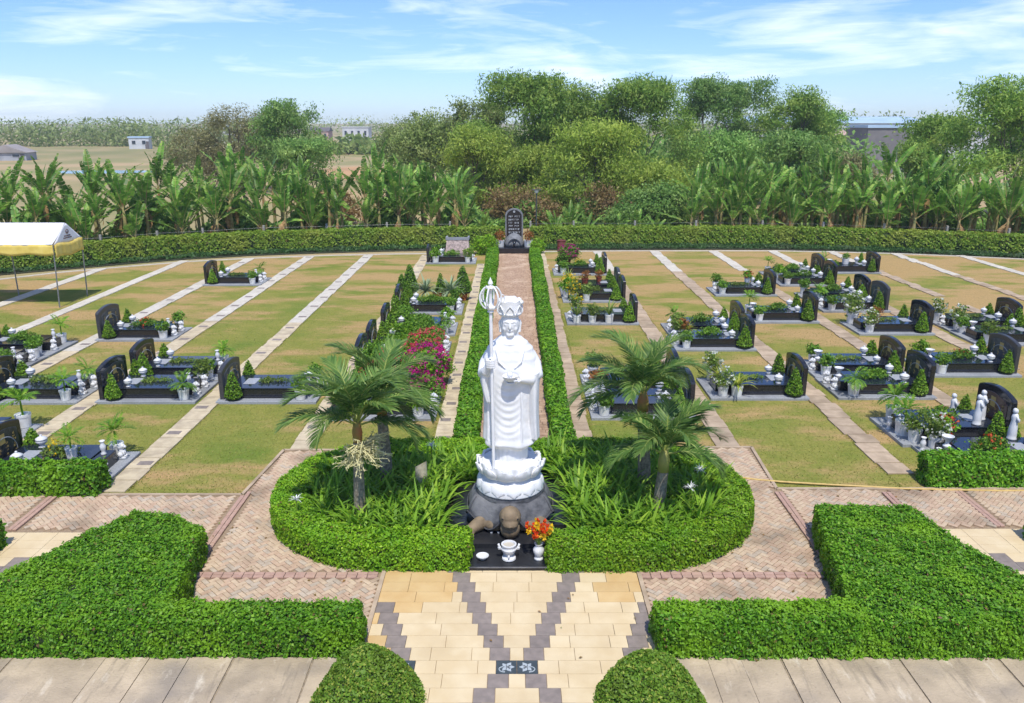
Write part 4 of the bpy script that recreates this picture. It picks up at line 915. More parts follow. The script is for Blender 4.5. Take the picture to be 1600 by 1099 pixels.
def cone_mesh(h, r, n, seed, m):
    rng = np.random.default_rng(seed); t = 1 - np.sqrt(rng.uniform(.004, 1, n)); a = rng.uniform(0, 6.283, n); rr = r * (1 - t) ** .8 * (np.clip(t / .08, .55, 1))
    P = np.column_stack([rr * np.cos(a), rr * np.sin(a), .05 + t * (h - .05)]); N = unit(np.column_stack([np.cos(a), np.sin(a), np.full(n, .75)])); P += N * (rng.uniform(-.03, .014, n) + .012 * wob(P[:, 0], P[:, 1], P[:, 2], 16, seed))[:, None]
    V, F = leaf_quads(P, N, .07, .035, .6, .35, 0, rng, .5); q = MB().lathe([(r * .8, .04), (r * .86, .10), (r * .5, h * .5), (.01, h * .92)], 12); f4 = np.array([f for f in q.f if len(f) == 4]) + len(V)
    return np_mesh('topiary_cone', np.concatenate([V, np.array(q.v)]), [F, f4], [m, M_core], np.concatenate([np.zeros(len(F)), np.ones(len(f4))]))
CONES = [cone_mesh(.78, .25, 1100, 51, G_cone), cone_mesh(.70, .27, 1100, 52, G_cone), cone_mesh(.86, .24, 1100, 53, G_cone)]
URN = MB().lathe([(.10, 0), (.11, .015), (.10, .04), (.055, .06), (.055, .08), (.10, .11), (.155, .17), (.165, .21), (.15, .25), (.165, .255), (.165, .275), (.10, .32), (.04, .345), (.03, .36), (.04, .375), (.03, .395), (.003, .405)], 16).mesh('lidded_urn', M_white, True)
VASE = MB().lathe([(.07, 0), (.075, .02), (.045, .06), (.05, .10), (.078, .18), (.075, .24), (.045, .30), (.045, .34), (.075, .38), (.06, .385), (.04, .35)], 14).mesh('white_vase', M_white, True)
q = MB(); q.box(-.12, .12, -.09, .09, 0, .09, .01); q.lathe([(.085, .0), (.08, .12), (.06, .24), (.05, .27)], 10, -.03, 0, .09); q.ball((.03, 0, .40), (.085, .075, .08), 10, 7); q.ball((.10, 0, .38), (.05, .045, .04), 8, 6); q.ball((-.03, 0, .39), (.09, .10, .10), 10, 7)
for s in (-1, 1): q.tube([(.06, s * .045, .28), (.08, s * .045, .10)], [.035, .03], 7); q.ball((.10, s * .045, .105), (.045, .035, .025), 7, 5); q.ball((-.03, s * .08, .15), (.09, .05, .075), 8, 6); q.ball((.0, s * .06, .47), (.025, .02, .03), 6, 5)
LION = q.mesh('stone_lion', M_white, True)
q = MB(); q.lathe([(.10, 0), (.105, .03), (.09, .05), (.095, .12), (.085, .30), (.06, .44), (.075, .52), (.06, .58), (.03, .61)], 12); q.ball((0, 0, .66), (.05, .05, .062), 10, 8); q.ball((0, .02, .67), (.058, .05, .066), 10, 7)
for s in (-1, 1): q.tube([(s * .065, 0, .55), (s * .095, -.03, .45), (s * .02, -.09, .47)], [.03, .03, .022], 7)
FIGURE = q.mesh('robed_figurine', M_white, True)
def pot_mesh(h, r0, r1, m, n=18): return MB().lathe([(r0 * .9, 0), (r0, .01), (r0 + (r1 - r0) * .8, h * .8), (r1 * 1.03, h * .82), (r1 * 1.05, h), (r1 * .9, h), (r1 * .86, h * .92), (.001, h * .9)], n).mesh('pot', m, False)
POT = pot_mesh(.30, .13, .155, M_pot); POTL = pot_mesh(.36, .19, .21, M_pot); POTT = pot_mesh(.30, .13, .18, M_terra); PED = MB().lathe([(.12, 0), (.12, .03), (.06, .08), (.06, .16), (.15, .28), (.18, .34), (.16, .34), (.12, .28), (.001, .28)], 16).mesh('pot', M_white)
def fern_mesh(seed, n=26, ln=.42, w=.06, m=None, rise=(20, 80), name='foliage', z=.0, fold=.3, seg=4, leafy=True):
    r = random.Random(seed); mb = MB()
    for i in range(n): blade(mb, (0, 0, z), i * 2.4 + r.uniform(-.3, .3), ln * r.uniform(.7, 1.15), w * r.uniform(.8, 1.2), rad(r.uniform(*rise)), rad(r.uniform(30, 95)), seg, fold)
    return mb.mesh(name, m)
def palmlet(seed, m, trunk=.28, n=13, ln=.40):
    r = random.Random(seed); mb = MB(); mb.tube([(0, 0, 0), (.01, 0, trunk)], [.025, .018], 6)
    for i in range(n):
        a = i * 2.4; el = rad(r.uniform(5, 75)); l = ln * r.uniform(.8, 1.1); p = Vector((0, 0, trunk)); d = Vector((math.cos(a) * math.cos(el), math.sin(a) * math.cos(el), math.sin(el))); s = Vector((-math.sin(a), math.cos(a), 0))
        for j in range(8):
            p = p + d * l / 8; d = (d + Vector((0, 0, -.16))).normalized()
            for sg in (-1, 1):
                e = (d * .6 + s * sg * .9 + Vector((0, 0, -.1))).normalized(); L_ = l * .42 * math.sin(math.pi * (.2 + .72 * j / 8)); w = d * .02; mb.add([p - w, p + e * L_ * .5 - w * 1.3, p + e * L_, p + e * L_ * .5 + w * 1.3], [(0, 1, 2, 3)])
    return mb.mesh('foliage', m)
FOL = {
 'round': [foliage_mesh('foliage', [(0, 0, .2, .22, .22, .2)], 420, .085, .05, G_leaf, .05, 8, 0, .5, 61 + i, .4) for i in range(2)],
 'olive': [foliage_mesh('foliage', [(0, 0, .26, .26, .26, .24)], 460, .085, .045, G_olive, .06, 8, 0, .5, 65, .4)],
 'bright': [foliage_mesh('foliage', [(0, 0, .2, .24, .24, .2)], 420, .09, .05, G_bright, .05, 8, 0, .5, 66, .4)],
 'feather': [palmlet(70, G_bright), palmlet(71, G_leaf, .22), palmlet(72, G_bright, .34, 11, .45)],
 'white': [foliage_mesh('foliage', [(0, 0, .3, .26, .26, .3)], 420, .085, .045, G_olive, .07, 8, 0, .5, 73, .3)],
 'spiky': [fern_mesh(74, 34, .55, .05, G_lime, (25, 85))], 'yucca': [fern_mesh(75, 60, .55, .05, G_grey, (5, 88), fold=.1)],
 'sword': [fern_mesh(76, 18, .75, .05, G_olive, (62, 88))],
 'low': [foliage_mesh('foliage', [(-.3, 0, .05, .3, .22, .07), (.2, .02, .05, .3, .2, .06)], 520, .08, .04, G_olive, .05, 8, 0, .5, 77, .2)],
 'lush': [foliage_mesh('foliage', [(-.3, 0, .13, .36, .30, .20), (.25, .03, .13, .36, .28, .22), (0, 0, .2, .3, .25, .2)], 1100, .09, .05, G_leaf, .07, 9, 0, .5, 78 + i, .3) for i in range(2)],
 'lusho': [foliage_mesh('foliage', [(-.25, 0, .12, .3, .28, .16), (.25, .03, .12, .3, .26, .18)], 800, .085, .045, G_olive, .07, 9, 0, .5, 80, .3)],
 'big': [foliage_mesh('foliage', [(0, 0, .5, .55, .5, .45), (.3, .1, .3, .4, .4, .3), (-.35, 0, .35, .4, .4, .35)], 2600, .10, .055, G_leaf, .10, 14, 0, .5, 82, .35), foliage_mesh('foliage', [(0, 0, .45, .5, .45, .4), (.3, .1, .3, .4, .4, .25), (-.35, 0, .3, .4, .4, .3)], 2400, .10, .055, G_bright, .10, 14, 0, .5, 83, .35)],
 'juniper': [cone_mesh(1.15, .36, 1800, 84, G_leaf)],
 'rust': [foliage_mesh('foliage', [(0, 0, .22, .26, .26, .22)], 300, .085, .045, F_rust, .06, 8, 0, .5, 85, .3)],
}
BLO = {k: foliage_mesh('blossoms', [(0, 0, zc_, rx, rx, rz)], n, .06, .05, m, .04, 6, 0, .7, 90 + i, .85) for i, (k, m, zc_, rx, rz, n) in enumerate([
    ('white', F_white, .34, .28, .30, 170), ('orange', F_orange, .2, .36, .2, 110), ('red', F_red, .2, .26, .2, 90), ('magenta', F_mag, .55, .64, .46, 850), ('salmon', F_pink, .55, .62, .44, 600), ('yellow', F_yel, .3, .3, .3, 110)])}
RV = random.Random(12)
def place(name, me, x, y, z, label, cat, group, sc=1, rz=None):
    o = new_obj(name, me); o.location = (x, y, z); o.rotation_euler = (0, 0, RV.uniform(0, 6.28) if rz is None else rz); o.scale = (sc, sc, sc); return tag(o, label, cat, group)
LOOK = {'round': 'round green shrub', 'olive': 'olive green shrub', 'bright': 'bright green shrub', 'feather': 'feathery small palm', 'white': 'white flowering shrub', 'spiky': 'spiky yellow-green plant', 'yucca': 'grey spiky yucca', 'sword': 'upright sword-leaved plant', 'juniper': 'tall conical juniper', 'rust': 'rusty leaved shrub', 'big': 'big leafy shrub'}
def potted(kind, x, y, z, where, sc=1, pot='w', blo=None, bare=False, look=None):
    nm = 'potted_plant'; root = empty(nm, (x, y, z), RV.uniform(0, 6.28), sc); pm = {'w': POT, 'l': POTL, 't': POTT, 'p': PED}[pot]; ph = {'w': .27, 'l': .32, 't': .27, 'p': .28}[pot]
    new_obj('pot', pm, root); f = new_obj('foliage', RV.choice(FOL[kind]), root); f.location.z = ph - .02
    if blo: bb = new_obj('blossoms', BLO[blo], root); bb.location.z = ph - .02
    pc = {'w': 'white', 'l': 'large-white', 't': 'terracotta', 'p': 'pedestal'}[pot]
    return tag(root, '%s-potted %s, %s' % (pc, look or LOOK[kind], where), 'potted plant', 'potted plants at the graves')
def bedplant(kind, x, y, z, label, sc=1, blo=None, rz=0, name='grave_shrub'):
    root = empty(name, (x, y, z), rz, sc); new_obj('foliage', RV.choice(FOL[kind]), root)
    if blo: new_obj('blossoms', BLO[blo], root)
    return tag(root, label, 'shrub', 'shrubs growing on the graves')
GRASSTOP = None
def grave(hx, fy, side, desc, tomb_label, stone='b', bed='low', blo=None, near='round', far='feather', cones=True, urns=True, extra=(), bedlabel=None, zs=1.0, pots=('w', 'w'), scn=1, scf=1, conesize=1.0):
    s = 1 if side == 'L' else -1; cy_ = fy + .92
    if stone == 'b' and RV.random() < .3: stone = 'c'
    root = empty('grave_tomb', (hx, cy_, .002), 0 if s > 0 else math.pi); root.scale = (1, 1, zs)
    for k, nm in (('base', 'base_slab'), ('body', 'tomb_body'), ('top', 'top_slab'), ('altar', 'altar_block'), ('plaque', 'plaque')): new_obj(nm, GM[k], root)
    h = new_obj('headstone', GM['stone_' + stone], root); hv_ = RV.uniform(.93, 1.07); h.scale = (.78, RV.uniform(.94, 1.02), hv_); h.location.z = .07 * (1 - hv_)
    for k, nm in (('panel_' + stone, 'carved_panel'), ('text', 'inscription'), ('garland', 'carved_garland')): new_obj(nm, GM[k], h)
    tag(root, tomb_label, 'grave', 'black granite graves')
    W = lambda lx, ly: (hx + s * lx, cy_ + ly)
    if cones:
        for ly, nm in ((-.74, 'front'), (.74, 'rear')): x, y = W(.36 + RV.uniform(-.04, .06), ly); place('topiary_cone', RV.choice(CONES), x, y, .07, '%s clipped cone shrub of the %s' % (nm, desc), 'topiary', 'clipped cones beside headstones', conesize * RV.uniform(.9, 1.1))
    if urns:
        for ly, nm in ((-.47, 'front'), (.47, 'rear')): x, y = W(.72, ly); place('lidded_urn', URN, x, y, .374 * zs, '%s round white lidded urn on the %s' % (nm, desc), 'urn', 'white lidded urns on graves', RV.uniform(.66, .8))
    if bed:
        x, y = W(1.38, 0); bl = bedlabel or {'low': 'low green planting on top of the %s', 'lush': 'leafy green bush on top of the %s', 'lusho': 'olive green bush on top of the %s'}[bed] % desc
        bedplant(bed, x, y, .37 * zs, bl, .8 if bed == 'low' else .72, blo, 0)
    for kd, ly, nm, pt_, sc in ((near, -.70, 'front', pots[0], scn), (far, .70, 'rear', pots[1], scf)):
        if kd:
            k, _, bl = kd.partition('+'); x, y = W(2.30 + RV.uniform(-.08, .08), ly); potted(k, x, y, .077, '%s foot of the %s' % (nm, desc), sc * RV.uniform(.92, 1.08), pt_, bl or None)
    for e in extra:
        kd = e[0]; x, y = W(e[1], e[2]); wh = e[3] if len(e) > 3 else ''
        if kd == 'lion': place('stone_lion', LION, x, y, .077, 'small white stone lion %s the %s' % (wh or 'at the foot of', desc), 'stone lion', 'white stone lions at the graves', .78, 0 if s > 0 else math.pi)
        elif kd == 'vase': place('white_vase', VASE, x, y, .36 * zs if 2.17 < e[1] < 2.46 and abs(e[2]) < .34 else .077, 'slim white vase %s the %s' % (wh or 'at the foot of', desc), 'vase', 'white vases at the graves', .85)
        elif kd == 'bowl': place('offering_bowl', PED, x, y, .362 * zs if 2.17 < e[1] < 2.46 and abs(e[2]) < .34 else .077, 'white pedestal bowl %s the %s' % (wh or 'at the foot of', desc), 'bowl', 'white bowls at the graves', .75)
        elif kd == 'figure': place('robed_figurine', FIGURE, x, y, .374 * zs if 0.2 < e[1] < 2.1 and abs(e[2]) < .6 else .077, 'small white robed figurine %s the %s' % (wh, desc), 'figurine', 'white figurines at the right edge grave', 1.05, math.pi / 2)
        else:
            k, _, bl = kd.partition('+'); pt_ = e[4] if len(e) > 4 else 'w'; potted(k, x, y, .077 if e[1] > 2.14 or abs(e[2]) > .66 else .372 * zs, wh + ' the ' + desc, e[5] if len(e) > 5 else 1, pt_, bl or None)
LV = lambda: (('lion', 2.55, -.32, 'at the front foot of'), ('lion', 2.55, .32, 'at the rear foot of'), ('vase', 2.32, -.2, 'on the altar block of'))
BV = lambda: (('lion', 2.55, -.30, 'at the front foot of'), ('bowl', 2.32, .18, 'on the altar block of'))
# left of the axis: headstones at the left end
grave(-14.72, 37.4, 'L', 'lone far left grave', 'lone black tomb with brownish headstone on the far left lawn', 'n', 'low', near='round', far='feather', extra=LV())
grave(-14.8, 27.35, 'L', 'orange-flowered left lawn grave', 'black tomb with orange flowers standing alone on the left lawn', 'b', 'lush', 'orange', 'round', 'round', bedlabel='leafy bush with orange flowers on the lone left lawn grave', extra=LV())
grave(-18.1, 25.4, 'L', 'rear grave cut by the left edge', 'rear of two black tombs cut by the left edge below the tent', 'b', 'lush', None, 'round', 'feather', extra=(('lion', 2.55, -.30, 'at the front foot of'), ('vase', 2.32, .18, 'on the altar block of')))
grave(-18.1, 23.5, 'L', 'front grave cut by the left edge', 'front of two black tombs cut by the left edge below the tent', 'b', 'lush', None, 'round', 'round', extra=LV(), pots=('l', 'l'))
grave(-14.75, 20.75, 'L', 'left-edge grave beside the left pair', 'black tomb at the left edge with spreading green plants on top', 'b', 'lusho', None, 'feather', 'feather', extra=(('lion', 2.55, -.25, 'at the front foot of'), ('lion', 2.6, .35, 'at the rear foot of'), ('vase', 2.32, .1, 'on the altar block of'), ('bowl', 2.05, .4, 'on the rear top of')))
grave(-11.5, 20.8, 'L', 'front grave of the left pair', 'front black tomb of the pair in the middle left, tall arched headstone', 'b', 'low', None, 'feather', 'olive', extra=LV())
grave(-11.5, 22.75, 'L', 'brown-stoned rear grave of left pair', 'rear tomb of the middle left pair with reddish brown headstone', 'n', 'low', None, 'lush' if False else 'round', 'feather', extra=(('lion', 2.55, -.25, 'at the front foot of'), ('vase', 2.3, .2, 'on the altar block of')))
grave(-8.15, 20.8, 'L', 'single grave left of the flowering palm', 'black tomb standing single just left of the flowering palm', 'b', 'low', None, 'round', 'bright', extra=(('bowl', 2.32, 0, 'on the altar block of'),), urns=False)
grave(-11.45, 15.5, 'L', 'grave behind the loose left hedge', 'black tomb at left behind the loose hedge, dark carved headstone', 'b', 'lusho', 'yellow', None, 'feather', bedlabel='yellow flowering bush on the grave behind the loose left hedge', extra=(('lion', 2.55, -.45, 'at the front foot of'), ('lion', 2.5, .5, 'at the rear foot of'), ('vase', 2.3, .1, 'on the altar block of'), ('bowl', 1.9, .3, 'on top of'), ('feather', 1.7, -.1, 'on top of', 'w', .8)))
grave(-14.75, 17.3, 'L', 'left-edge grave above the loose hedge', 'foot end of a black tomb at the left edge above the loose hedge', 'b', None, None, None, 'feather', scf=1.15)
# first column left of the central path
grave(-4.72, 43.5, 'L', 'rough-stone grave left of the stele', 'farthest grave left of the stele beneath a rough stone block', 'b', 'lush', None, 'olive', 'bright', cones=False, extra=(('lion', 2.55, -.3, 'at the front foot of'), ('bright', .5, -.75, 'at the front head corner of', 'w', 1.2), ('bright', .5, .7, 'at the rear head corner of', 'w', 1.1)))
grave(-4.75, 31.45, 'L', 'yucca garden grave', 'black tomb with clipped box edging below the two yuccas', 'b', 'lush', None, 'round', 'round', extra=(('lion', 2.55, -.3, 'at the front foot of'), ('lion', 2.55, .25, 'at the rear foot of')))
grave(-4.8, 28.1, 'L', 'overgrown grave below the yucca garden', 'overgrown black tomb, first below the yucca garden', 'b', 'lush', None, 'feather', 'bright', extra=(('vase', 2.3, 0, 'on the altar block of'), ('lion', 2.55, .35, 'at the rear foot of')), conesize=1.25)
grave(-4.85, 25.3, 'L', 'bushy rear grave above bougainvilleas', 'rear of two bushy tombs above the bougainvilleas', 'b', 'lush', None, 'olive', 'round', extra=(('lion', 2.6, -.3, 'at the front foot of'), ('lion', 2.6, .3, 'at the rear foot of')))
grave(-4.85, 23.4, 'L', 'bushy front grave above bougainvilleas', 'front of two bushy tombs above the bougainvilleas', 'b', 'lusho', None, 'rust', 'olive', extra=(('lion', 2.6, -.3, 'at the front foot of'), ('lion', 2.6, .25, 'at the rear foot of'), ('vase', 2.3, .1, 'on the altar block of')))
grave(-4.72, 19.5, 'L', 'bougainvillea grave behind left palms', 'black tomb hidden behind the left palms among bougainvilleas', 'b', 'lush', None, 'bright', None, extra=(('lion', 2.6, -.35, 'at the front foot of'), ('lion', 2.6, 0, 'in the middle of the foot of'), ('lion', 2.6, .4, 'at the rear foot of')))
for kd, x, y, z, lb, sc, bl in (('big', -3.6, 26.6, .1, 'big leafy bush swallowing the bushy graves, farthest one', 1.0, None), ('big', -2.9, 25.0, .1, 'big leafy bush with salmon flowers near the path', .95, 'salmon'), ('big', -3.5, 24.2, .1, 'big bright bush between the bushy graves', 1.0, None),
                                ('big', -2.45, 22.3, .25, 'bougainvillea bush with magenta bracts beside the path', 1.1, 'magenta'), ('big', -3.25, 22.5, .3, 'bougainvillea bush with salmon red bracts', 1.05, 'salmon'), ('big', -3.9, 21.9, .1, 'green bush with few salmon bracts beside the bougainvilleas', .85, 'salmon'), ('big', -2.6, 24.0, .1, 'bush with salmon bracts, second along the path', .9, 'salmon'), ('big', -2.7, 26.4, .1, 'bush with salmon bracts, farthest along the path', .7, 'salmon'), ('big', -3.9, 25.6, .1, 'bright leafy bush in the middle of the bushy graves', .8, None), ('big', -3.0, 21.3, .1, 'magenta bougainvillea bush just behind the left palms', .85, 'magenta'), ('big', -4.2, 23.4, .1, 'bright leafy bush left of the bougainvilleas', .95, None), ('big', -3.0, 27.6, .1, 'leafy bush near the path below the yucca garden', .8, None), ('big', -3.9, 29.0, .1, 'leafy bush below the conical shrubs of the yucca garden', .85, None)):
    bedplant(kd, x, y, z, lb, sc, bl, RV.uniform(0, 6), 'flowering_bush' if bl else 'leafy_bush')
potted('big', -2.25, 21.0, .0, 'spilling magenta bracts beside the path', .62, 't', 'magenta', look='bougainvillea'); potted('big', -2.75, 20.3, .08, 'low among the white lions', .5, 't', 'magenta', look='magenta bougainvillea')
# the yucca garden
for x, y, sc, kd, pt_, w in ((-4.5, 34.6, 1.15, 'juniper', 't', 'at the rear left of the yucca garden'), (-4.75, 33.8, .95, 'juniper', 't', 'at the left of the yucca garden'), (-2.15, 34.3, 1.15, 'juniper', 't', 'at the right of the yucca garden')): potted(kd, x, y, 0, w, sc, pt_)
place('topiary_cone', cone_mesh(1.35, .32, 1800, 86, G_cone), -3.1, 34.0, 0, 'tall clipped cone between the two yuccas', 'topiary', None)
place('topiary_cone', CONES[2], -4.75, 32.5, .0, 'slender clipped cone left of the yucca garden edging', 'topiary', None, 1.35); place('topiary_cone', CONES[0], -4.6, 31.0, .0, 'clipped cone below the yucca garden headstone', 'topiary', None, 1.2)
for x, y, lb in ((-3.75, 33.9, 'left of the two grey spiky yuccas'), (-2.65, 33.8, 'right of the two grey spiky yuccas')):
    o = place('yucca', FOL['yucca'][0], x, y, .45, lb, 'yucca', 'yuccas in the garden plot', 1.65)
hedge('box_edging', [(-4.2, 32.55), (-2.2, 32.55), (-2.2, 33.1), (-4.2, 33.1)], .38, G_bright, 'low clipped box edging in front of the two yuccas', dens=1000, L=.09, W=.05, seed=41)
for x, y, lb in ((-3.2, 33.4, 'small rusty shrub between the two yuccas'), (-2.3, 33.5, 'small rusty shrub right of the yuccas')): bedplant('rust', x, y, .1, lb, 1.0, None, 1)
# first column right of the central path: headstones at the right end
grave(4.85, 40.1, 'R', 'pink-flowered grave right of the stele', 'black tomb with pink bougainvillea nearest the stele on its right', 'b', 'lush', 'yellow', 'round', 'round', bedlabel='low yellow flecked bush on the pink-flowered grave', extra=(('lion', 2.55, -.2, 'at the front foot of'), ('big+magenta', 1.9, .5, 'pink-bracted, at the rear of', 't', .85)))
grave(4.95, 35.6, 'R', 'rear grave of the yellow-flowered pair', 'rear black tomb of the yellow flowered pair right of the path', 'b', None, None, 'bright+yellow', 'sword', urns=False, extra=(('rust', 1.6, -.5, 'on the front edge of', 't', .9), ('rust', .9, .1, 'on top of', 't', .8)))
grave(4.93, 33.7, 'R', 'front grave of the yellow-flowered pair', 'front black tomb of the yellow flowered pair right of the path', 'b', 'lusho', None, 'olive+yellow', 'olive+yellow', urns=False, extra=(('bright+yellow', 2.5, 0, 'at the middle foot of', 'w', 1.3), ('olive', 1.7, -.75, 'on the front edge of', 'w', 1)))
grave(4.85, 29.75, 'R', 'sword-plant grave', 'black tomb with three white pots along its near edge', 'b', 'low', None, None, 'olive+yellow', urns=False, extra=(('sword', 2.35, -.78, 'at the front foot corner of', 'w', 1), ('olive', 1.75, -.78, 'along the near edge of', 'w', 1), ('sword', 1.1, -.78, 'farthest along the near edge of', 'w', 1.1), ('lion', 2.58, -.4, 'at the foot of')))
grave(4.8, 21.5, 'R', 'rear grave behind the right palms', 'rear black tomb of the pair hidden by the right palms', 'n', 'low', None, 'rust', 'olive', extra=(('lion', 2.6, -.3, 'at the front foot of'), ('lion', 2.6, .2, 'at the rear foot of')))
grave(4.8, 19.55, 'R', 'front grave behind the right palms', 'front black tomb of the pair hidden by the right palms', 'b', None, None, 'round', None, extra=(('lion', 2.6, -.35, 'at the front foot of'), ('lion', 2.6, .0, 'at the middle foot of'), ('lion', 2.6, .4, 'at the rear foot of'), ('vase', 2.32, .1, 'on the altar block of')))
# further columns to the right
grave(8.45, 28.0, 'R', 'rear grave of the bushy middle pair', 'rear black tomb of the bushy pair in the middle right', 'n', 'lush', None, 'olive', 'feather', extra=(('lion', 2.55, 0, 'at the foot of'),))
grave(8.3, 26.1, 'R', 'front grave of the bushy middle pair', 'front black tomb of the bushy pair in the middle right', 'b', 'lush', None, 'round', 'olive', extra=(('spiky', 2.0, .72, 'beside the rear edge of', 'w', .8), ('lion', 2.58, -.25, 'at the front foot of'), ('lion', 2.58, .2, 'at the rear foot of'), ('rust', 2.15, .75, 'at the rear foot of', 'w', 1)))
grave(8.3, 21.1, 'R', 'yellow spiky plant grave', 'black tomb with yellow green spiky plants at its foot', 'b', 'low', None, 'white+white', 'white+white', extra=(('spiky', 1.95, -.72, 'beside the front edge of', 'w', 1.05), ('spiky', 2.2, .35, 'at the foot of', 'w', .8)))
grave(11.85, 35.0, 'R', 'red-flowered far grave', 'black tomb with a red flowering shrub, far middle right', 'b', 'low', None, 'round', 'round', extra=(('lion', 2.55, 0, 'at the foot of'), ('bright+red', .95, .45, 'before the headstone of', 'w', .9)))
grave(11.9, 30.0, 'R', 'grave below the red-flowered one', 'black tomb just below the red flowered one, middle right', 'b', 'lush', None, 'round', 'feather', extra=(('bowl', 2.32, 0, 'on the altar block of'),))
grave(11.95, 23.05, 'R', 'brown-stoned rear grave of near right pair', 'rear tomb of the near right pair with brown headstone', 'n', 'low', None, 'round', 'round', extra=(('bowl', 2.32, .1, 'on the altar block of'), ('lion', 2.58, -.2, 'at the foot of')))
grave(11.9, 21.15, 'R', 'front grave of the near right pair', 'front black tomb of the near right pair with garland headstone', 'b', 'lush', None, 'feather', None, extra=(('lion', 2.6, -.25, 'at the front foot of'), ('lion', 2.6, .35, 'at the rear foot of'), ('bowl', 2.32, .2, 'on the altar block of')))
grave(15.55, 39.1, 'R', 'rear grave of the far right pair', 'rear black tomb of the far right pair near the boundary', 'b', 'lush', None, 'olive', 'feather')
grave(15.5, 37.25, 'R', 'front grave of the far right pair', 'front black tomb of the far right pair near the boundary', 'b', 'lush', 'white', 'round', 'bright', bedlabel='bush with white flowers on the front grave of the far right pair')
grave(19.0, 40.55, 'R', 'farthest grave on the right', 'black tomb farthest back on the right lawn', 'b', None, None, 'round', 'feather', extra=(('bowl', 2.32, 0, 'on the altar block of'), ('round', 1.5, 0, 'on top of', 'l', .8)))
grave(15.55, 33.75, 'R', 'rear grave of the middle right pair', 'rear black tomb of the middle right pair', 'b', 'lush', None, 'feather', 'round')
grave(15.5, 31.85, 'R', 'front grave of the middle right pair', 'front black tomb of the middle right pair', 'b', 'lusho', None, 'round', 'feather', extra=(('lion', 2.58, -.2, 'at the foot of'),))
grave(15.45, 28.2, 'R', 'white-flowered grave', 'black tomb with tall white flowering pots at its foot', 'b', 'low', None, 'white+white', 'white+white', urns=False, scf=1.3, extra=(('rust', 1.85, -.2, 'on the foot end of', 't', .8),), conesize=1.1)
grave(15.55, 23.2, 'R', 'long grave below the white-flowered one', 'black tomb with reddish leafed bed at the right, below white flowers', 'b', 'lush', 'red', 'round', 'bright', bedlabel='leafy bush with few red flowers on the long right grave', extra=(('bowl', 2.32, .1, 'on the altar block of'),))
grave(19.0, 28.7, 'R', 'rear grave of the right-edge pair', 'rear tomb of the right edge pair with brown headstone', 'n', 'low', None, 'white+white', 'white+white', extra=(('lion', 2.58, -.1, 'at the foot of'),))
grave(18.95, 26.75, 'R', 'front grave of the right-edge pair', 'front black tomb of the right edge pair', 'b', 'low', None, 'olive', 'round', extra=(('bowl', 2.32, .2, 'on the altar block of'),), cones=True, conesize=1.2)
grave(12.1, 17.75, 'R', 'figurine grave', 'tomb with large brown headstone and white figurines near the right edge', 'n', 'lush', None, 'white', 'feather', urns=False, zs=1.1, scf=1.2, extra=(('figure', .75, .62, 'at the rear headstone corner of'), ('figure', .45, -.1, 'before the headstone of'), ('figure', .75, -.45, 'on the front of'), ('feather', 2.4, -.25, 'at the middle foot of', 'l', 1), ('bowl', 2.32, .2, 'on the altar block of'), ('vase', 2.6, .1, 'at the rear foot of'), ('bright+orange', 1.7, -.78, 'on the front edge of', 'w', 1.0)))
grave(12.3, 15.95, 'R', 'grave behind the loose right hedge', 'black tomb behind the loose right hedge at the frame edge', 'b', 'lush', 'orange', None, 'olive+white', urns=False, bedlabel='leafy bush with orange red flowers behind the loose right hedge', extra=(('figure', .6, .5, 'before the headstone of'), ('bowl', 2.32, .1, 'on the altar block of'), ('vase', 2.6, -.1, 'at the front foot of'), ('vase', 2.62, .55, 'at the rear foot of')))

# ------------------------------------------------------------------ stele at the head of the path
M_stele = mat('grey stele stone', S(130, 132, 134), S(105, 107, 110), .7, 8, .4, 25)
sl = tag(empty('stone_stele', (.13, 48.5, 0)), 'upright black inscribed stele with grey frame on a carved base at the path end', 'stele')
MB().box(-.98, .98, -1.35, .7, 0, .34, .02).build('plinth', M_black, sl)
prof = [(-.54, 0), (-.54, 1.62)] + [(-.54 * math.cos(t), 1.62 + .42 * math.sin(t)) for t in [math.pi * i / 14 for i in range(1, 14)]] + [(.54, 1.62), (.54, 0)]
def yz_slab(prof, y0, y1, z0): 
    m = MB(); n = len(prof); m.add([(x, y0, z0 + z) for x, z in prof] + [(x, y1, z0 + z) for x, z in prof], [tuple(range(n)), tuple(range(2 * n - 1, n - 1, -1))] + [(i, n + i, n + (i + 1) % n, (i + 1) % n) for i in range(n)]); m.f = [tuple(reversed(f)) for f in m.f]; return m
fr = yz_slab(prof, -.12, .12, .5).build('slab_frame', M_stele, sl); inn_p = [(x * .84, z * .955 + .02) for x, z in prof]
pn = yz_slab(inn_p, -.135, -.118, .5).build('black_face', M_black, fr)
q = MB(); rs = random.Random(6)
for cx_, rows in ((-.20, 6), (.17, 6)):                       # two columns of incised words
    for i in range(rows):
        z = 2.02 - i * .19
        for k in range(rs.randint(3, 4)): x = cx_ - .13 + .085 * k + rs.uniform(-.01, .01); q.box(x, x + .018, -.141, -.136, z, z + .10); q.box(x, x + .06, -.141, -.136, z + rs.choice([0, .045, .085]), z + rs.choice([.1]) ) if False else q.box(x, x + .06, -.1415, -.1365, z + rs.choice([0, .045, .085]), z + rs.choice([.018, .06, .10]) if False else z + .10)
q.lathe([(.07, 0), (.07, .02)], 12, 0, 0, 0); q.v = [(x, y, z) if z > .1 else (x, -.137 - z * .1, 2.36 + y) for x, y, z in q.v]
q.build('inscription', M_palemark, fr)
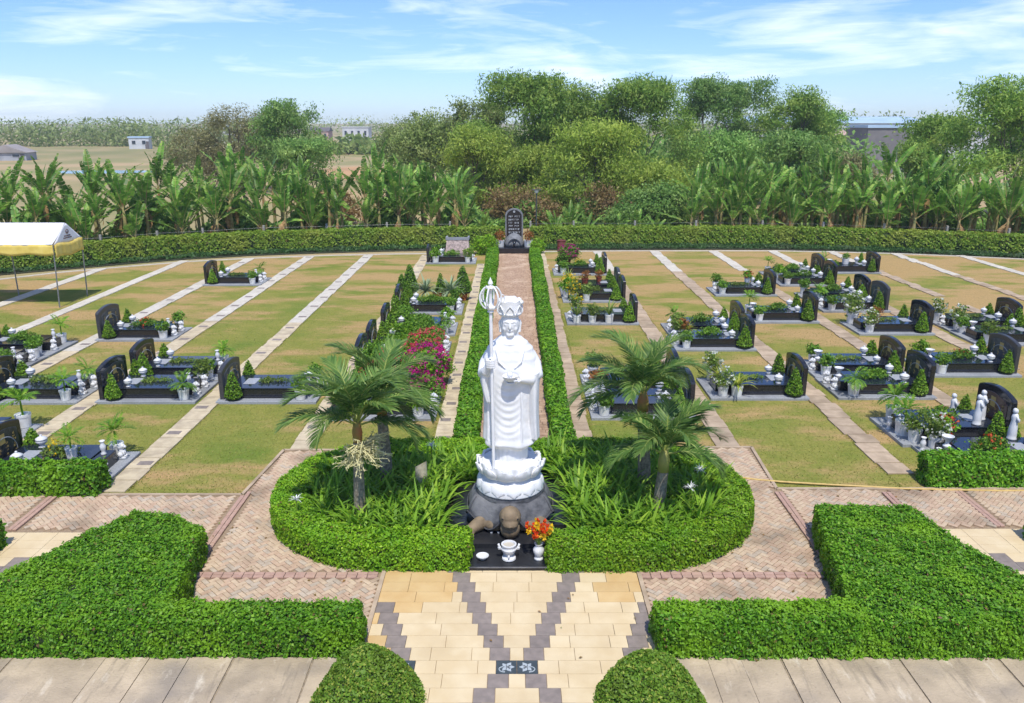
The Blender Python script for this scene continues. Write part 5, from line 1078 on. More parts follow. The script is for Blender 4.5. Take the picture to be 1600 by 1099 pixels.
tb = MB(); tb.ball((0, -.45, .34), (.62, .55, .78), 24, 12); tb.v = [(x, y, max(z, .34)) for x, y, z in tb.v]; tb.tube([(.42 * math.cos(t), -.86 - .1 * math.sin(t), .36 + .5 * math.sin(t)) for t in [math.pi * i / 12 for i in range(13)]], .06, 8); tb.ball((0, -1.02, .52), (.2, .2, .2), 12, 8)
o = tb.build('carved_tortoise_base', M_stele, sl, True); MB().ball((0, -1.0, .55), (.15, .25, .22), 12, 8).build('niche', M_black, o, True)
for x, nm in ((-.72, 'left'), (.98, 'right')):
    root = empty('potted_plant', (x, 47.75, .34)); new_obj('pot', POTL, root).scale = (1.25, 1.25, 1.1); f = new_obj('foliage', FOL['rust'][0], root); f.location.z = .32; f.scale = (1.2, 1.2, 1.5); tag(root, 'reddish shrub in a white pot %s of the stele' % nm, 'potted plant', 'potted plants at the stele')
bedplant('big', -1.55, 47.1, .05, 'bright lime green shrub left of the stele', 1.05, None, 0, 'lime_shrub').children[0].data = foliage_mesh('foliage', [(0, 0, .55, .7, .6, .5), (-.2, 0, .3, .6, .5, .4)], 3000, .11, .06, H_lime, .1, 14, 0, .5, 101, .35)
bedplant('big', 1.55, 47.3, .05, 'small lime green shrub right of the stele', .8, None, 0, 'lime_shrub').children[0].data = foliage_mesh('foliage', [(0, 0, .5, .55, .5, .5)], 2000, .11, .06, H_lime, .1, 14, 0, .5, 102, .35)
# rough stone block
rb = tag(empty('rough_stone_block', (-3.15, 45.9, 0)), 'rough pinkish stone block with raised rim behind the farthest left grave', 'stone block')
M_rough = mat('rough pinkish stone', S(190, 170, 160), S(140, 126, 120), .95, 9, 1.0, 14)
q = MB(); q.add([(-.72, -.35, 0), (.72, -.35, 0), (.72, .7, 0), (-.72, .7, 0), (-.62, .1, 1.05), (.62, .1, 1.05), (.62, .7, 1.05), (-.62, .7, 1.05)], [(0, 1, 5, 4), (1, 2, 6, 5), (2, 3, 7, 6), (3, 0, 4, 7), (4, 5, 6, 7)]); q.build('stone_face', M_rough, rb)
q = MB(); q.box(-.68, .68, .04, .14, 1.0, 1.15); q.box(-.68, -.58, .142, .72, 1.0, 1.15); q.box(.58, .68, .142, .72, 1.0, 1.15); q.build('rim', M_granite, rb)
q = MB(); rr_ = random.Random(1)
for i in range(70): u = rr_.uniform(-.62, .62); v = rr_.random(); q.ball((u * (1 - .12 * v), -.34 + .45 * v, .02 + 1.0 * v), (rr_.uniform(.04, .08), .03, rr_.uniform(.03, .06)), 6, 4)
q.build('stones', M_rough, rb)
MB().box(-1.05, -.75, -.9, .2, 0, .5, .02).build('side_block', M_plaque, rb)
bi = tag(empty('litter_bin', (2.98, 47.95, 0)), 'brown cylindrical litter bin before the hedge right of the stele', 'litter bin'); M_bin = mat('brown enamel', S(120, 62, 52), S(100, 52, 44), .45, 6)
o = MB().lathe([(.23, 0), (.25, .02), (.26, .62), (.25, .64), (.22, .64), (.21, .4)], 20).build('drum', M_bin, bi); smooth_angle(o); o = MB().lathe([(.255, .645), (.285, .66), (.285, .70), (.2, .72), (.19, .70)], 20).build('rim', M_bin, bi); smooth_angle(o)
M_pole = mat('dark green grey metal', S(70, 76, 72), S(60, 66, 64), .5, 5)
lp = tag(empty('lamp_post', (1.58, 52.2, 0)), 'slim dark lamp post with flat lantern behind the hedge near the stele', 'lamp post')
MB().lathe([(.09, 0), (.09, .1), (.05, .15), (.045, 3.1), (.06, 3.12)], 10).build('pole', M_pole, lp); MB().box(-.30, .30, -.10, .10, 3.32, 3.38, .01).build('cap', M_pole, lp); q = MB().lathe([(.07, 3.12), (.12, 3.16), (.16, 3.31)], 8); q.build('lantern', mat('frosted lamp glass', S(170, 175, 170), rough=.3), lp)
# ------------------------------------------------------------------ marquee
M_canvas = mat('white canvas', (.80, .80, .82), (.74, .74, .77), .7, 1.2, .2, 6); M_yellow = mat('yellow valance canvas', S(226, 202, 110), S(212, 186, 90), .7, 3); M_steel = mat('galvanised steel pole', S(150, 152, 154), S(125, 128, 130), .45, 20, metallic=.6)
tn = tag(empty('marquee_tent', (-18.98, 32.85, 0)), 'white canopy tent with yellow valance at the left lawn', 'tent'); TL, TD, EZ, RZ = -6.4, 2.25, 2.66, 3.42
def cloth(name, f, nu, nv, m, parent, thick=.012):
    mb = MB(); vs = [f(i / nu, j / nv) for j in range(nv + 1) for i in range(nu + 1)]; fs = [(j * (nu + 1) + i, j * (nu + 1) + i + 1, (j + 1) * (nu + 1) + i + 1, (j + 1) * (nu + 1) + i) for j in range(nv) for i in range(nu)]
    mb.add(vs, fs); o = mb.build(name, m, parent, True); s = o.modifiers.new('t', 'SOLIDIFY'); s.thickness = thick; return o
ripple = lambda u: .012 * math.sin(u * 41) + .01 * math.sin(u * 17 + 1)
cloth('front_roof', lambda u, v: (TL * u, TD / 2 * v - .06 * (1 - v), EZ + (RZ - EZ) * v - .05 * math.sin(math.pi * v) - .03 * math.sin(u * 2 * math.pi) ** 2 * (1 - v)), 30, 6, M_canvas, tn)
cloth('rear_roof', lambda u, v: (TL * u, TD - TD / 2 * v + .06 * (1 - v), EZ + (RZ - EZ) * v - .05 * math.sin(math.pi * v)), 30, 6, M_canvas, tn)
for x, nm in ((.03, 'gable'), (TL - .03, 'gable')): cloth(nm, lambda u, v, x=x: (x, TD / 2 + (u - .5) * TD * (1 - v * .98), EZ - .02 + (RZ - EZ) * v - .04 * math.sin(u * 3 * math.pi) ** 2 * (1 - v)), 12, 6, M_canvas, tn)
cloth('front_valance', lambda u, v: (TL * u, -.06 + ripple(u * 2), EZ + .0 - .44 * v - .03 * math.sin(u * 30) * v), 60, 4, M_yellow, tn); cloth('rear_valance', lambda u, v: (TL * u, TD + .06 + ripple(u * 2), EZ - .55 * v), 60, 4, M_yellow, tn)
for x in (.05, TL - .05): cloth('gable_valance', lambda u, v, x=x: (x + ripple(u), TD * u, EZ - .02 - .55 * v + .04 * math.sin(u * 9)), 20, 4, M_yellow, tn)
for x in (0, TL / 2, TL):
    for y, f in ((0, -.02), (TD, .02)): MB().tube([(x, y, EZ), (x - (.12 if x == 0 else 0), y + f, 0)], .028, 8).build('leg', M_steel, tn); 
q = MB(); q.tube([(0, 0, EZ - .02), (TL, 0, EZ - .02)], .02, 6); q.tube([(0, TD, EZ - .02), (TL, TD, EZ - .02)], .02, 6); q.tube([(0, TD / 2, RZ - .03), (TL, TD / 2, RZ - .03)], .02, 6); q.build('roof_frame', M_steel, tn)
q = MB(); gx = .042; M_print = mat('brown printed emblem', S(120, 96, 90), rough=.8)
q.tube([(gx, TD / 2 + .10 * math.cos(t), 3.06 + .085 * math.sin(t)) for t in [2 * math.pi * i / 14 for i in range(15)]], .018, 4); q.tube([(gx, TD / 2 - .05, 2.99), (gx, TD / 2, 3.05), (gx, TD / 2 + .05, 2.99)], .018, 4)
for rw, n, w in ((2.86, 5, .26), (2.775, 7, .34)):
    for i in range(n): y = TD / 2 - w + 2 * w * i / n; q.box(gx - .006, gx + .004, y, y + w / n * 1.3, rw, rw + .055)
q.build('printed_emblem', M_print, tn)
q = MB()
for i, (u, w) in enumerate(((.40, .34), (.43, .38), (.46, .28), (.49, .36))):
    for k in range(4): x = -6.4 * u * .47 - 1.0 + k * .10 - i * .0; v = .70 - i * .16; q.box(x, x + .07, TD / 2 * v - .02, TD / 2 * v + .03, EZ + (RZ - EZ) * v - .05 * math.sin(math.pi * v) + .0, EZ + (RZ - EZ) * v - .05 * math.sin(math.pi * v) + .028)
q.build('faded_print', mat('faded green print', S(196, 205, 180), rough=.8), tn)
# hose lying over the paving
hs = [(4.75, 16.35), (4.9, 16.0), (5.3, 15.87), (5.9, 15.74), (6.9, 15.6), (7.7, 15.5), (8.3, 15.42), (9.3, 15.36), (10.3, 15.32), (11.5, 15.34), (12.5, 15.36)]
o = MB().tube([(x, y, .045) for x, y in hs], .022, 8).build('garden_hose', mat('yellow hose rubber', S(205, 175, 105), S(190, 160, 95), .5, 10)); smooth_angle(o, 80); tag(o, 'thin yellow garden hose lying along the right paved lane', 'hose')
sheet('wet_patch', [(7.0 + 1.15 * math.cos(t) * (1 + .2 * math.sin(3 * t)), 15.05 + .22 * math.sin(t) * (1 + .25 * math.sin(5 * t))) for t in [2 * math.pi * i / 40 for i in range(40)]], .0445, mat('damp brick film', S(120, 92, 74), S(100, 78, 62), .5, 8)) if False else None
dw = tag(empty('round_drum', (9.9, 13.35, 0)), 'dark round lidded tub at the right edge of the lane', 'tub'); MB().lathe([(.2, 0), (.22, .3), (.23, .32), (.1, .36)], 18).build('tub_body', M_pole, dw)
for x, y, sc, lb in ((23.6, 33.6, 1.0, 'left'), (24.7, 32.9, .95, 'right')):
    root = empty('areca_palm', (x, y, 0)); 
    for k in range(4): f = new_obj('fronds', palmlet(110 + k, G_olive, .75, 12, .75), root); f.rotation_euler = (RV.uniform(-.25, .25), RV.uniform(-.25, .25), k); f.location = (RV.uniform(-.2, .2), RV.uniform(-.2, .2), 0)
    root.scale = (sc, sc, sc); tag(root, '%s of two clumped young palms at the right lawn edge' % lb, 'palm', 'young palms at the right lawn edge')
# wire fence behind the boundary hedge
M_conp = mat('concrete fence post', S(165, 160, 150), S(140, 136, 126), .9, 8); M_wire = mat('fence wire', S(150, 152, 150), rough=.5, metallic=.5)
for pts, nm in ((HB, 'left'), (HBR, 'right')):
    f = tag(empty('wire_fence', (0, 0, 0)), 'wire fence on concrete posts behind the %s boundary hedge' % nm, 'fence'); P = []
    for a, b_ in zip(pts[:-1], pts[1:]):
        for t in (0,): P.append((a[0] + (b_[0] - a[0]) * t, a[1] + (b_[1] - a[1]) * t + 1.7))
    pm = MB().box(-.06, .06, -.06, .06, 0, 1.42, .01).mesh('post', M_conp)
    for p in P: o = new_obj('post', pm, f); o.location = (p[0], p[1], -.03)
    for z in (1.05, 1.25): MB().tube([(x, y - .065, z + (.0 if i % 2 else -.04)) for i, (x, y) in enumerate(P)], .006, 4).build('wire', M_wire, f)

# ------------------------------------------------------------------ banana plants
BAN = leafmat('banana leaf', (.085, .21, .03), (.20, .39, .05), (.42, .55, .12), .4, .4, objrnd=.3); M_bstem = mat('banana stem', S(165, 150, 100), S(118, 122, 70), .8, 5, c3=S(140, 100, 66), scale3=1.5); M_bdead = mat('dead banana leaf', S(172, 140, 92), S(130, 100, 62), .9, 6)
def banana_leaf(seed, ln, w, arch_, dead=False):
    r = random.Random(seed); mb = MB(); n = 26; pts = []; x = z = 0
    for i in range(n + 1): t = i / n; pts.append(Vector((x, 0, z))); a = -arch_ * t ** 1.6; x += ln / n * math.cos(a); z += ln / n * math.sin(a)
    mb.cur = 1; mb.tube(pts, [.032 * (1 - .85 * i / n) for i in range(n + 1)], 5); mb.cur = 0; gap = 0
    for s in (-1, 1):
        i = int(n * .18); vee = r.uniform(.25, .6)
        while i < n:
            k = min(n, i + r.choice([1, 1, 2, 2, 3])); t0, t1 = i / n, k / n; prof = lambda t: w * .5 * math.sin(math.pi * min(1, max(0, (t - .16) / .86)) ** .8) ** .6
            sag = r.uniform(-.25, .12); a, b_ = pts[i], pts[k]; d = (b_ - a).normalized(); up = Vector((-d.z, 0, d.x)); e = (Vector((0, s, 0)) + up * (vee + sag)).normalized(); sh = d * r.uniform(.02, .10)
            wa, wb = prof(t0) + .03, prof(t1) + .03; m0 = a + e * wa * .55; m1 = b_ + e * wb * .55; e2 = (e + Vector((0, 0, -.35))).normalized()
            mb.add([a, b_ - d * .015, m1 - d * .02, m0, m1 + e2 * wb * .45 + sh - d * .05, m0 + e2 * wa * .45 + sh], [(0, 1, 2, 3), (3, 2, 4, 5)]); i = k
    return mb.mesh('leaf', [M_bdead if dead else BAN, M_bdead if dead else M_bstem])
BL = [banana_leaf(200 + i, 2.35 + .2 * (i % 4), .44 + .05 * (i % 3), [.2, .35, .7, 1.1, .3, .5][i % 6]) for i in range(9)]; BD = [banana_leaf(230 + i, 1.6, .35, 1.0, True) for i in range(2)]
BS = []
for k in range(3): r = random.Random(k); h = 1.0; BS.append(MB().tube([(0, 0, 0), (.03 * r.uniform(-1, 1), 0, .3), (.06 * r.uniform(-1, 1), .03, .7), (.04, .02, 1.0)], [.13, .115, .10, .06], 9).mesh('stem', M_bstem, True))
def banana(x, y, h, seed, label, group, sc=1.0, nl=9):
    r = random.Random(seed); root = tag(empty('banana_plant', (x, y, -.04), r.uniform(0, 6.28)), label, 'banana plant', group); st_ = new_obj('stem', r.choice(BS), root); st_.scale = (1 * sc, 1 * sc, h)
    for i in range(nl):
        o = new_obj('leaf', r.choice(BL), root); u = i / (nl - 1); el = rad(34 + 53 * u ** .55 + r.uniform(-14, 7)); o.location = (.04, .02, h * (.90 + .1 * u)); o.rotation_euler = (r.uniform(-.5, .5), -el, i * 2.4 + r.uniform(-.3, .3)); k = sc * r.uniform(.8, 1.12) * (1 - .15 * (u > .9)); o.scale = (k, k, k)
    for i in range(r.choice([0, 1, 2, 2])): o = new_obj('dead_leaf', r.choice(BD), root); o.location = (.04, .02, h * .88); o.rotation_euler = (0, rad(r.uniform(35, 70)), r.uniform(0, 6.28)); o.scale = (sc * .9,) * 3
rbn = random.Random(77); nb_ = 0
def hedge_y(x):
    for a, b_ in zip((HB + HBR)[:-1], (HB + HBR)[1:]):
        if a[0] <= x <= b_[0]: return a[1] + (b_[1] - a[1]) * (x - a[0]) / max(1e-6, b_[0] - a[0])
    return 36 if x < 0 else 43.5
def zone(x):
    for lim, t in ((-26, 'behind the tent'), (-20.5, 'just right of the tent'), (-15.5, 'beyond the lone far left grave'), (-9.5, 'below the open field gap'), (0, 'left of the stele'), (17, 'just right of the green mound'), (22, 'beyond the far right pair of graves'), (27, 'below the grey factory wall'), (99, 'near the right edge')):
        if x < lim: return t
for row, (dy, hh, rn) in enumerate(((2.6, 1.8, 'front-row'), (4.0, 2.6, 'second-row'), (5.8, 3.3, 'third-row'), (8.0, 3.8, 'rear-row'))):
    for xa, xb, sd in ((-34.0, -2.8, 'left'), (12.4, 36.5, 'right')):
        x = xa + row * .45
        while x < xb:
            if not (-13.5 < x < -10.0 and row > 1):
                xx = x + rbn.uniform(-.4, .4); banana(xx, hedge_y(max(-30.5, min(33.5, x))) + dy + rbn.uniform(-.5, .5), hh * rbn.uniform(.5, 1.12) * (.8 if -9 < x < 0 and row > 2 else 1), 300 + nb_, '%s banana plant behind the boundary hedge, %s' % (rn, zone(xx)), 'banana plants behind the %s hedge' % sd, rbn.uniform(.82, 1.05), rbn.randint(7, 9)); nb_ += 1
            x += rbn.uniform(.85, 1.5) + (0.7 if row == 0 else 0)
for x, y, h, sc in ((2.9, 53.4, .5, .62), (3.9, 54.2, .7, .7), (5.0, 53.6, .5, .6), (7.2, 53.5, .55, .6), (8.4, 54, .7, .66), (9.6, 53.4, .5, .6), (-2.0, 54, .6, .6)): banana(x, y, h, 900 + int(x * 10), 'short young banana plant behind the hedge, ' + {2.9: 'nearest right of the stele', 3.9: 'second right of the stele', 5.0: 'third right of the stele', 7.2: 'first before the green mound', 8.4: 'second before the green mound', 9.6: 'third before the green mound', -2.0: 'just left of the stele'}[x], 'young banana plants near the stele', sc, 7)

# ------------------------------------------------------------------ trees beyond
def tree(name, x, y, lobes, n, m, label, L=.34, W=.13, clump=.5, per=70, droop=.25, trunks=3, seed=1, cat='tree', group='trees beyond the bananas', tr=.12, mb_=None):
    """lobes relative to the base; trunks rise into the lobes"""
    r = random.Random(seed); root = tag(empty(name, (x, y, -.05)), label, cat, group); q = MB()
    for i in range(trunks):
        lb = lobes[i % len(lobes)]; bx, by = r.uniform(-.4, .4) * max(1, trunks / 4), r.uniform(-.3, .3); q.tube([(bx, by, 0), (bx + (lb[0] - bx) * .35, by, lb[2] * .45), (lb[0] * .9, lb[1] * .9, lb[2] + lb[5] * .4)], [tr, tr * .75, tr * .3], 7)
        for j in range(3): a = r.uniform(0, 6.28); q.tube([(bx + (lb[0] - bx) * .6, lb[1] * .5, lb[2] * .75), (lb[0] + lb[3] * .7 * math.cos(a), lb[1] + lb[4] * .7 * math.sin(a), lb[2] + lb[5] * r.uniform(-.2, .6))], [tr * .45, tr * .12], 5)
    q.build('trunk', mb_ or M_bark, root)
    new_obj('crown', foliage_mesh('crown', lobes, int(n * 2.7), L * .86, W * .92, m, clump, per, droop, .45, seed, .45, .2), root); return root
T_bam = leafmat('bamboo leaf', (.13, .25, .04), (.22, .37, .055), (.33, .47, .09), .4, objrnd=.2, patch=(.46, .58, .13), patch_scale=.75)
T_yel = leafmat('yellowish bamboo leaf', (.20, .31, .04), (.32, .44, .06), (.44, .52, .10), .4, objrnd=.15, patch=(.48, .57, .10), patch_scale=.75)
T_grn = leafmat('green tree leaf', (.13, .27, .055), (.22, .40, .08), (.31, .48, .12), .35, objrnd=.2, patch=(.42, .58, .16), patch_scale=.75)
T_olv = leafmat('olive tree leaf', (.17, .25, .065), (.26, .35, .09), (.34, .42, .13), .35, objrnd=.15, patch=(.40, .46, .16), patch_scale=.75)
T_brn = leafmat('brownish scrub leaf', (.20, .21, .08), (.30, .29, .12), (.38, .35, .17), .3, objrnd=.05)
T_dry = leafmat('dry rusty leaf', (.22, .14, .06), (.32, .22, .09), (.34, .30, .10), .3, objrnd=.05)
def bamboo(x, y, w, h, n, m, label, seed, low=.25, **k):
    """clump of arching canes: lobes fan out and overlap from low to high"""
    r = random.Random(seed); lobes = []; w *= 1.14; h *= 1.03
    for i in range(k.pop('nl', 11) + 7): t = r.random(); hh = h * (low * .5 + (1 - low * .5) * (t ** .85)); s = w * .56 * (1 - .55 * t ** 1.5); rz = h * r.uniform(.09, .15); lobes.append((r.uniform(-s, s), r.uniform(-1.8, 1.8), min(hh, h - rz), w * r.uniform(.14, .26), 1.4, rz))
    lobes.append((r.uniform(-.15, .15) * w, 0, h - h * .12, w * .17, 1.3, h * .12)); return tree('bamboo_clump', x, y, lobes, n, m, label, seed=seed, trunks=9, tr=.07, droop=.45, **k)
bamboo(-2.6, 80, 6.0, 9.4, 6500, T_olv, 'dark olive bamboo clump left of the tall central clump', 401)
bamboo(1.2, 72, 8.5, 11.3, 12500, T_bam, 'tallest feathery bamboo clump behind the stele', 402, nl=16, L=.36, W=.11)
bamboo(6.0, 76, 6.0, 10.7, 8000, T_bam, 'feathery bamboo clump just right of the tallest one', 403, L=.36, W=.11)
bamboo(11.5, 75, 7.6, 11.0, 11500, T_bam, 'broad bamboo clump in the middle of the tree line', 404, nl=15, L=.36, W=.11)
bamboo(1.7, 66, 5.6, 5.6, 5500, T_yel, 'low yellow green bamboo thicket directly behind the lamp post', 405, nl=9, low=.1, L=.34, W=.10)
bamboo(6.6, 63.5, 6.4, 7.3, 7000, T_yel, 'domed yellow green bamboo thicket right of the lamp post', 430, nl=11, low=.1, L=.34, W=.10)
bamboo(9.8, 62, 6.5, 4.6, 6000, T_yel, 'small yellowish bamboo thicket above the low green mound', 406, low=.1, L=.30, W=.10)
bamboo(-2.6, 67, 4.4, 6.8, 5500, T_yel, 'yellow green bamboo thicket left of the stele', 407, low=.1, L=.32, W=.10)
bamboo(21.6, 90, 6.0, 11.6, 6500, T_grn, 'tall narrow green clump right of the middle', 408, L=.36, W=.12)
bamboo(26.0, 92, 4.6, 11.7, 4500, T_grn, 'tall round topped clump, second right of the middle', 409, L=.36, W=.12)
bamboo(29.2, 85, 7.0, 10.4, 8000, T_bam, 'leaning feathery clump before the grey factory wall', 410, L=.36, W=.11)
bamboo(33.0, 88, 5.5, 8.9, 4500, T_grn, 'rounded green clump left of the grey factory wall', 411)
bamboo(19.5, 78, 7.5, 6.6, 6500, T_grn, 'lower green clump beneath the tall right clumps', 412, low=.15)
bamboo(26.5, 76, 7.5, 6.4, 6000, T_grn, 'lower bushy clump above the right bananas', 413, low=.15)
bamboo(40.8, 66, 10.5, 10.6, 13000, T_bam, 'big bamboo clump cut by the right edge', 414, nl=14, L=.34, W=.11)
bamboo(35.2, 70, 4.2, 5.9, 4200, T_bam, 'pale feathery clump in front of the long blue roof', 415)
bamboo(37.2, 73, 4.2, 7.9, 4200, T_bam, 'pale feathery clump left of the right edge clump', 416)
bamboo(-24.2, 90, 6.2, 9.4, 6500, T_grn, 'dense green tree left of the open field gap', 417)
bamboo(-21.0, 84, 4.5, 5.6, 3500, T_grn, 'lower green shrubby clump beside the open field gap', 418, low=.1)
tree('scrub_tree', -32.5, 95, [(0, 0, 5.5, 5.8, 2, 3.4), (-4.2, 0, 4.2, 3.4, 2, 3), (4.4, 0, 5.0, 3.4, 2, 3.6), (1, 0, 7.6, 3.4, 2, 1.9), (-1, 0, 3, 6, 2, 2.4)], 9000, T_brn, 'brownish half bare scrub tree at left beyond the bananas', trunks=9, seed=420, L=.3, W=.10, tr=.14)
tree('olive_tree', -8.0, 82, [(0, 0, 6.0, 2.6, 2, 2.6), (1.8, 0, 5, 2.4, 2, 2.4), (-1.6, 0, 4.6, 2.4, 2, 2.6)], 5500, T_olv, 'grey green tree left of the olive bamboo', trunks=4, seed=421)
tree('olive_tree', -11.6, 104, [(0, 0, 5.6, 4, 2, 3), (3.4, 0, 5.2, 3, 2, 2.6), (-3, 0, 4.6, 3.4, 2, 2.8)], 5500, T_olv, 'pale olive tree right of the open field gap', trunks=5, seed=422)
tree('dry_bush', .2, 60.5, [(0, 0, 1.7, 2.2, 1, 1.3), (1.6, 0, 1.2, 1.6, 1, 1)], 2600, T_dry, 'rusty dry bush directly behind the stele', trunks=4, seed=423, cat='bush', L=.26, W=.09, tr=.05)
tree('dry_bush', 6.9, 60.2, [(0, 0, 1.8, 1.6, 1, 1.2), (1.2, 0, 1.4, 1.2, 1, 1)], 1600, T_dry, 'pinkish dry bush at the foot of the low bamboo thicket', trunks=4, seed=424, cat='bush', L=.26, W=.09, tr=.05)
tree('green_mound', 9.6, 57.2, [(0, 0, 1.5, 2.3, 1.2, 1.6), (1.4, 0, 2.0, 1.6, 1.2, 1.4), (-1.5, 0, .9, 1.6, 1.2, 1)], 6000, T_grn, 'dark green creeper covered mound right of the stele', trunks=3, seed=425, cat='bush', L=.2, W=.12, droop=0, clump=.3)
tree('papaya_tree', 28.4, 54.8, [(0, 0, 3.0, 1.9, 1.2, 1.1), (.8, 0, 2.3, 1.4, 1.2, .9), (-.9, 0, 2.4, 1.4, 1.2, .8)], 2600, T_grn, 'broad leafed green tree among the right bananas', trunks=3, seed=426, L=.32, W=.16)
tree('brown_scrub', 31.0, 74, [(0, 0, 2.6, 1.8, 1.2, 2.2)], 1500, T_brn, 'brown scrubby bush left of the grey factory wall', trunks=4, seed=427, cat='bush', tr=.06)
tree('field_tree', -62, 150, [(0, 0, 2.2, 2.6, 1.5, 1.8), (2.6, 0, 1.6, 2, 1.5, 1.4)], 900, T_olv, 'lone olive bush standing in the dry field', trunks=3, seed=431, cat='bush', tr=.08, L=.5, W=.25)
tree('field_tree', -48, 165, [(0, 0, 2.6, 4, 1.5, 2.2), (-4, 0, 1.8, 3, 1.5, 1.6)], 1200, T_olv, 'olive thicket in the field left of the brown scrub tree', trunks=3, seed=432, cat='bush', tr=.08, L=.5, W=.25)
tree('field_bush', -14.2, 62, [(0, 0, 1.2, 2.4, 1.2, 1.2)], 1800, T_dry, 'rusty bush between the banana plants below the field gap', trunks=3, seed=428, cat='bush', tr=.05)
# belt of undergrowth that closes the view under the bananas
def undergrowth(pts, seed, label):
    rng = np.random.default_rng(seed); P = []; 
    for (x0, y0, x1, y1, h, n) in pts:
        t = rng.random(n); X = x0 + (x1 - x0) * t; Y = y0 + (y1 - y0) * t + rng.uniform(-1.2, 1.2, n); P.append(np.column_stack([X, Y, h * rng.random(n) ** 1.2 * (.6 + .4 * np.sin(X * 1.3))]))
    P = np.concatenate(P); N = unit(rng.normal(size=(len(P), 3)) + np.array([0, -.4, .4])); V, F = leaf_quads(P, N, .5, .2, .5, .4, .2, rng, .4); o = new_obj('undergrowth', np_mesh('undergrowth', V, F, T_grn)); tag(o, label, 'undergrowth', kind='stuff')
undergrowth([(-38, 43, -28, 47.5, 3.0, 6000), (-28, 47.5, -20, 52, 3.0, 6000), (-20, 52, -12, 55, 2.8, 6000), (-12, 55, -2, 57, 2.6, 6000)], 61, 'tangled green undergrowth beneath the left banana grove')
undergrowth([(11, 59, 24, 59.5, 2.8, 7000), (24, 59.5, 40, 54, 2.8, 8000), (-2, 60, 11, 62, 2.0, 6000)], 62, 'tangled green undergrowth beneath the right banana grove')

# ------------------------------------------------------------------ far field, buildings, horizon
M_wallw = mat('white plaster', S(205, 206, 206), S(185, 188, 190), .8, .5); M_wallg = mat('grey sheet wall', S(128, 124, 124), S(112, 110, 112), .8, .6); M_blue = mat('pale blue sheet roof', S(176, 200, 222), S(160, 186, 210), .5, .3); M_roofg = mat('grey tile roof', S(110, 104, 104), S(92, 88, 88), .8, 1); M_wallp = mat('pink plaster', S(205, 170, 160), S(190, 156, 148), .8, .6); M_win = mat('dark window glass', S(50, 60, 70), rough=.2)
def house(x, y, w, d, h, roof, wallm, roofm, label, cat='building', nwin=3, rise=1.5, rz=0, floors=1, door=True, ribs=False):
    root = tag(empty('far_building', (x, y, -.05), rz), label, cat, 'buildings beyond the trees'); MB().box(-w / 2, w / 2, -d / 2, d / 2, 0, h).build('wall', wallm, root); q = MB(); e = .35
    if roof == 'gable': q.add([(-w / 2 - e, -d / 2 - e, h - .1), (w / 2 + e, -d / 2 - e, h - .1), (w / 2 + e, d / 2 + e, h - .1), (-w / 2 - e, d / 2 + e, h - .1), (-w / 2 - e, 0, h + rise), (w / 2 + e, 0, h + rise)], [(0, 1, 5, 4), (2, 3, 4, 5), (0, 4, 3), (1, 2, 5), (3, 2, 1, 0)])
    elif roof == 'gablex': q.add([(-w / 2 - e, -d / 2 - e, h - .1), (w / 2 + e, -d / 2 - e, h - .1), (w / 2 + e, d / 2 + e, h - .1), (-w / 2 - e, d / 2 + e, h - .1), (0, -d / 2 - e, h + rise), (0, d / 2 + e, h + rise)], [(0, 4, 5, 3), (1, 2, 5, 4), (0, 1, 4), (2, 3, 5), (3, 2, 1, 0)])
    else: q.box(-w / 2 - .2, w / 2 + .2, -d / 2 - .2, d / 2 + .2, h + .003, h + .4)
    q.build('roof', roofm, root); 
    for fl in range(floors):
        for i in range(nwin): xx = -w / 2 + w * (i + .5) / nwin; zz = h * (fl + .42) / floors; ww = w / nwin * .4; hh = h / floors * .36; wn_ = MB().box(xx - ww / 2, xx + ww / 2, -d / 2 - .06, -d / 2 + .02, zz, zz + hh).build('window', M_wallw, root); MB().box(xx - ww / 2 + .08, xx + ww / 2 - .08, -d / 2 - .09, -d / 2 - .062, zz + .08, zz + hh - .08).build('pane', M_win, wn_)
    if door: MB().box(w * .30, w * .30 + min(1.1, w * .2), -d / 2 - .05, -d / 2 + .02, 0, min(2.2, h * .8)).build('door', M_roofg, root)
    return root
house(-105, 172, 7.5, 6, 1.7, 'gablex', mat('pale grey render', S(170, 174, 180), S(150, 154, 160), .8, .5), mat('faded roof sheet', S(160, 152, 148), S(142, 136, 132), .8, .5), 'grey gabled shed in the dry field at the left edge', rise=1.5, nwin=2, rz=.2)
house(-112, 248, 5.6, 5, 3.2, 'flat', M_wallw, M_blue, 'small white hut with pale blue flat roof in the dry field', nwin=2, rz=.25)
house(-98, 300, 12, 8, 6.5, 'flat', M_wallw, M_wallw, 'white building half hidden behind the brown scrub tree', nwin=4, floors=2)
house(-66, 352, 11, 8, 5.6, 'flat', M_wallw, M_wallw, 'white flat roofed building with dark windows above the field gap', nwin=4, floors=1)
house(-81, 350, 8, 8, 4.2, 'gable', M_wallp, M_roofg, 'pinkish house with grey roof left of the white flat building', nwin=3)
house(57.5, 130, 6.3, 8, 6.8, 'flat', M_wallg, M_blue, 'tall grey sheet clad factory wall above the right bananas', nwin=0, floors=1, door=False)
house(112, 300, 62, 30, 7.5, 'gable', M_wallw, M_blue, 'long pale factory with blue roof behind the right trees', nwin=10, rise=2.2)
house(52.5, 138, 5, 6, 5.6, 'gable', M_wallp, M_wallp, 'pink walled house left of the grey factory wall', nwin=2, rise=.8)
house(80, 150, 9, 8, 7.2, 'flat', M_wallw, M_blue, 'white block with blue roof near the right edge', nwin=3, floors=2)
M_pond = mat('still pond water', S(120, 140, 160), S(110, 130, 150), .08, .5, spec=.6)
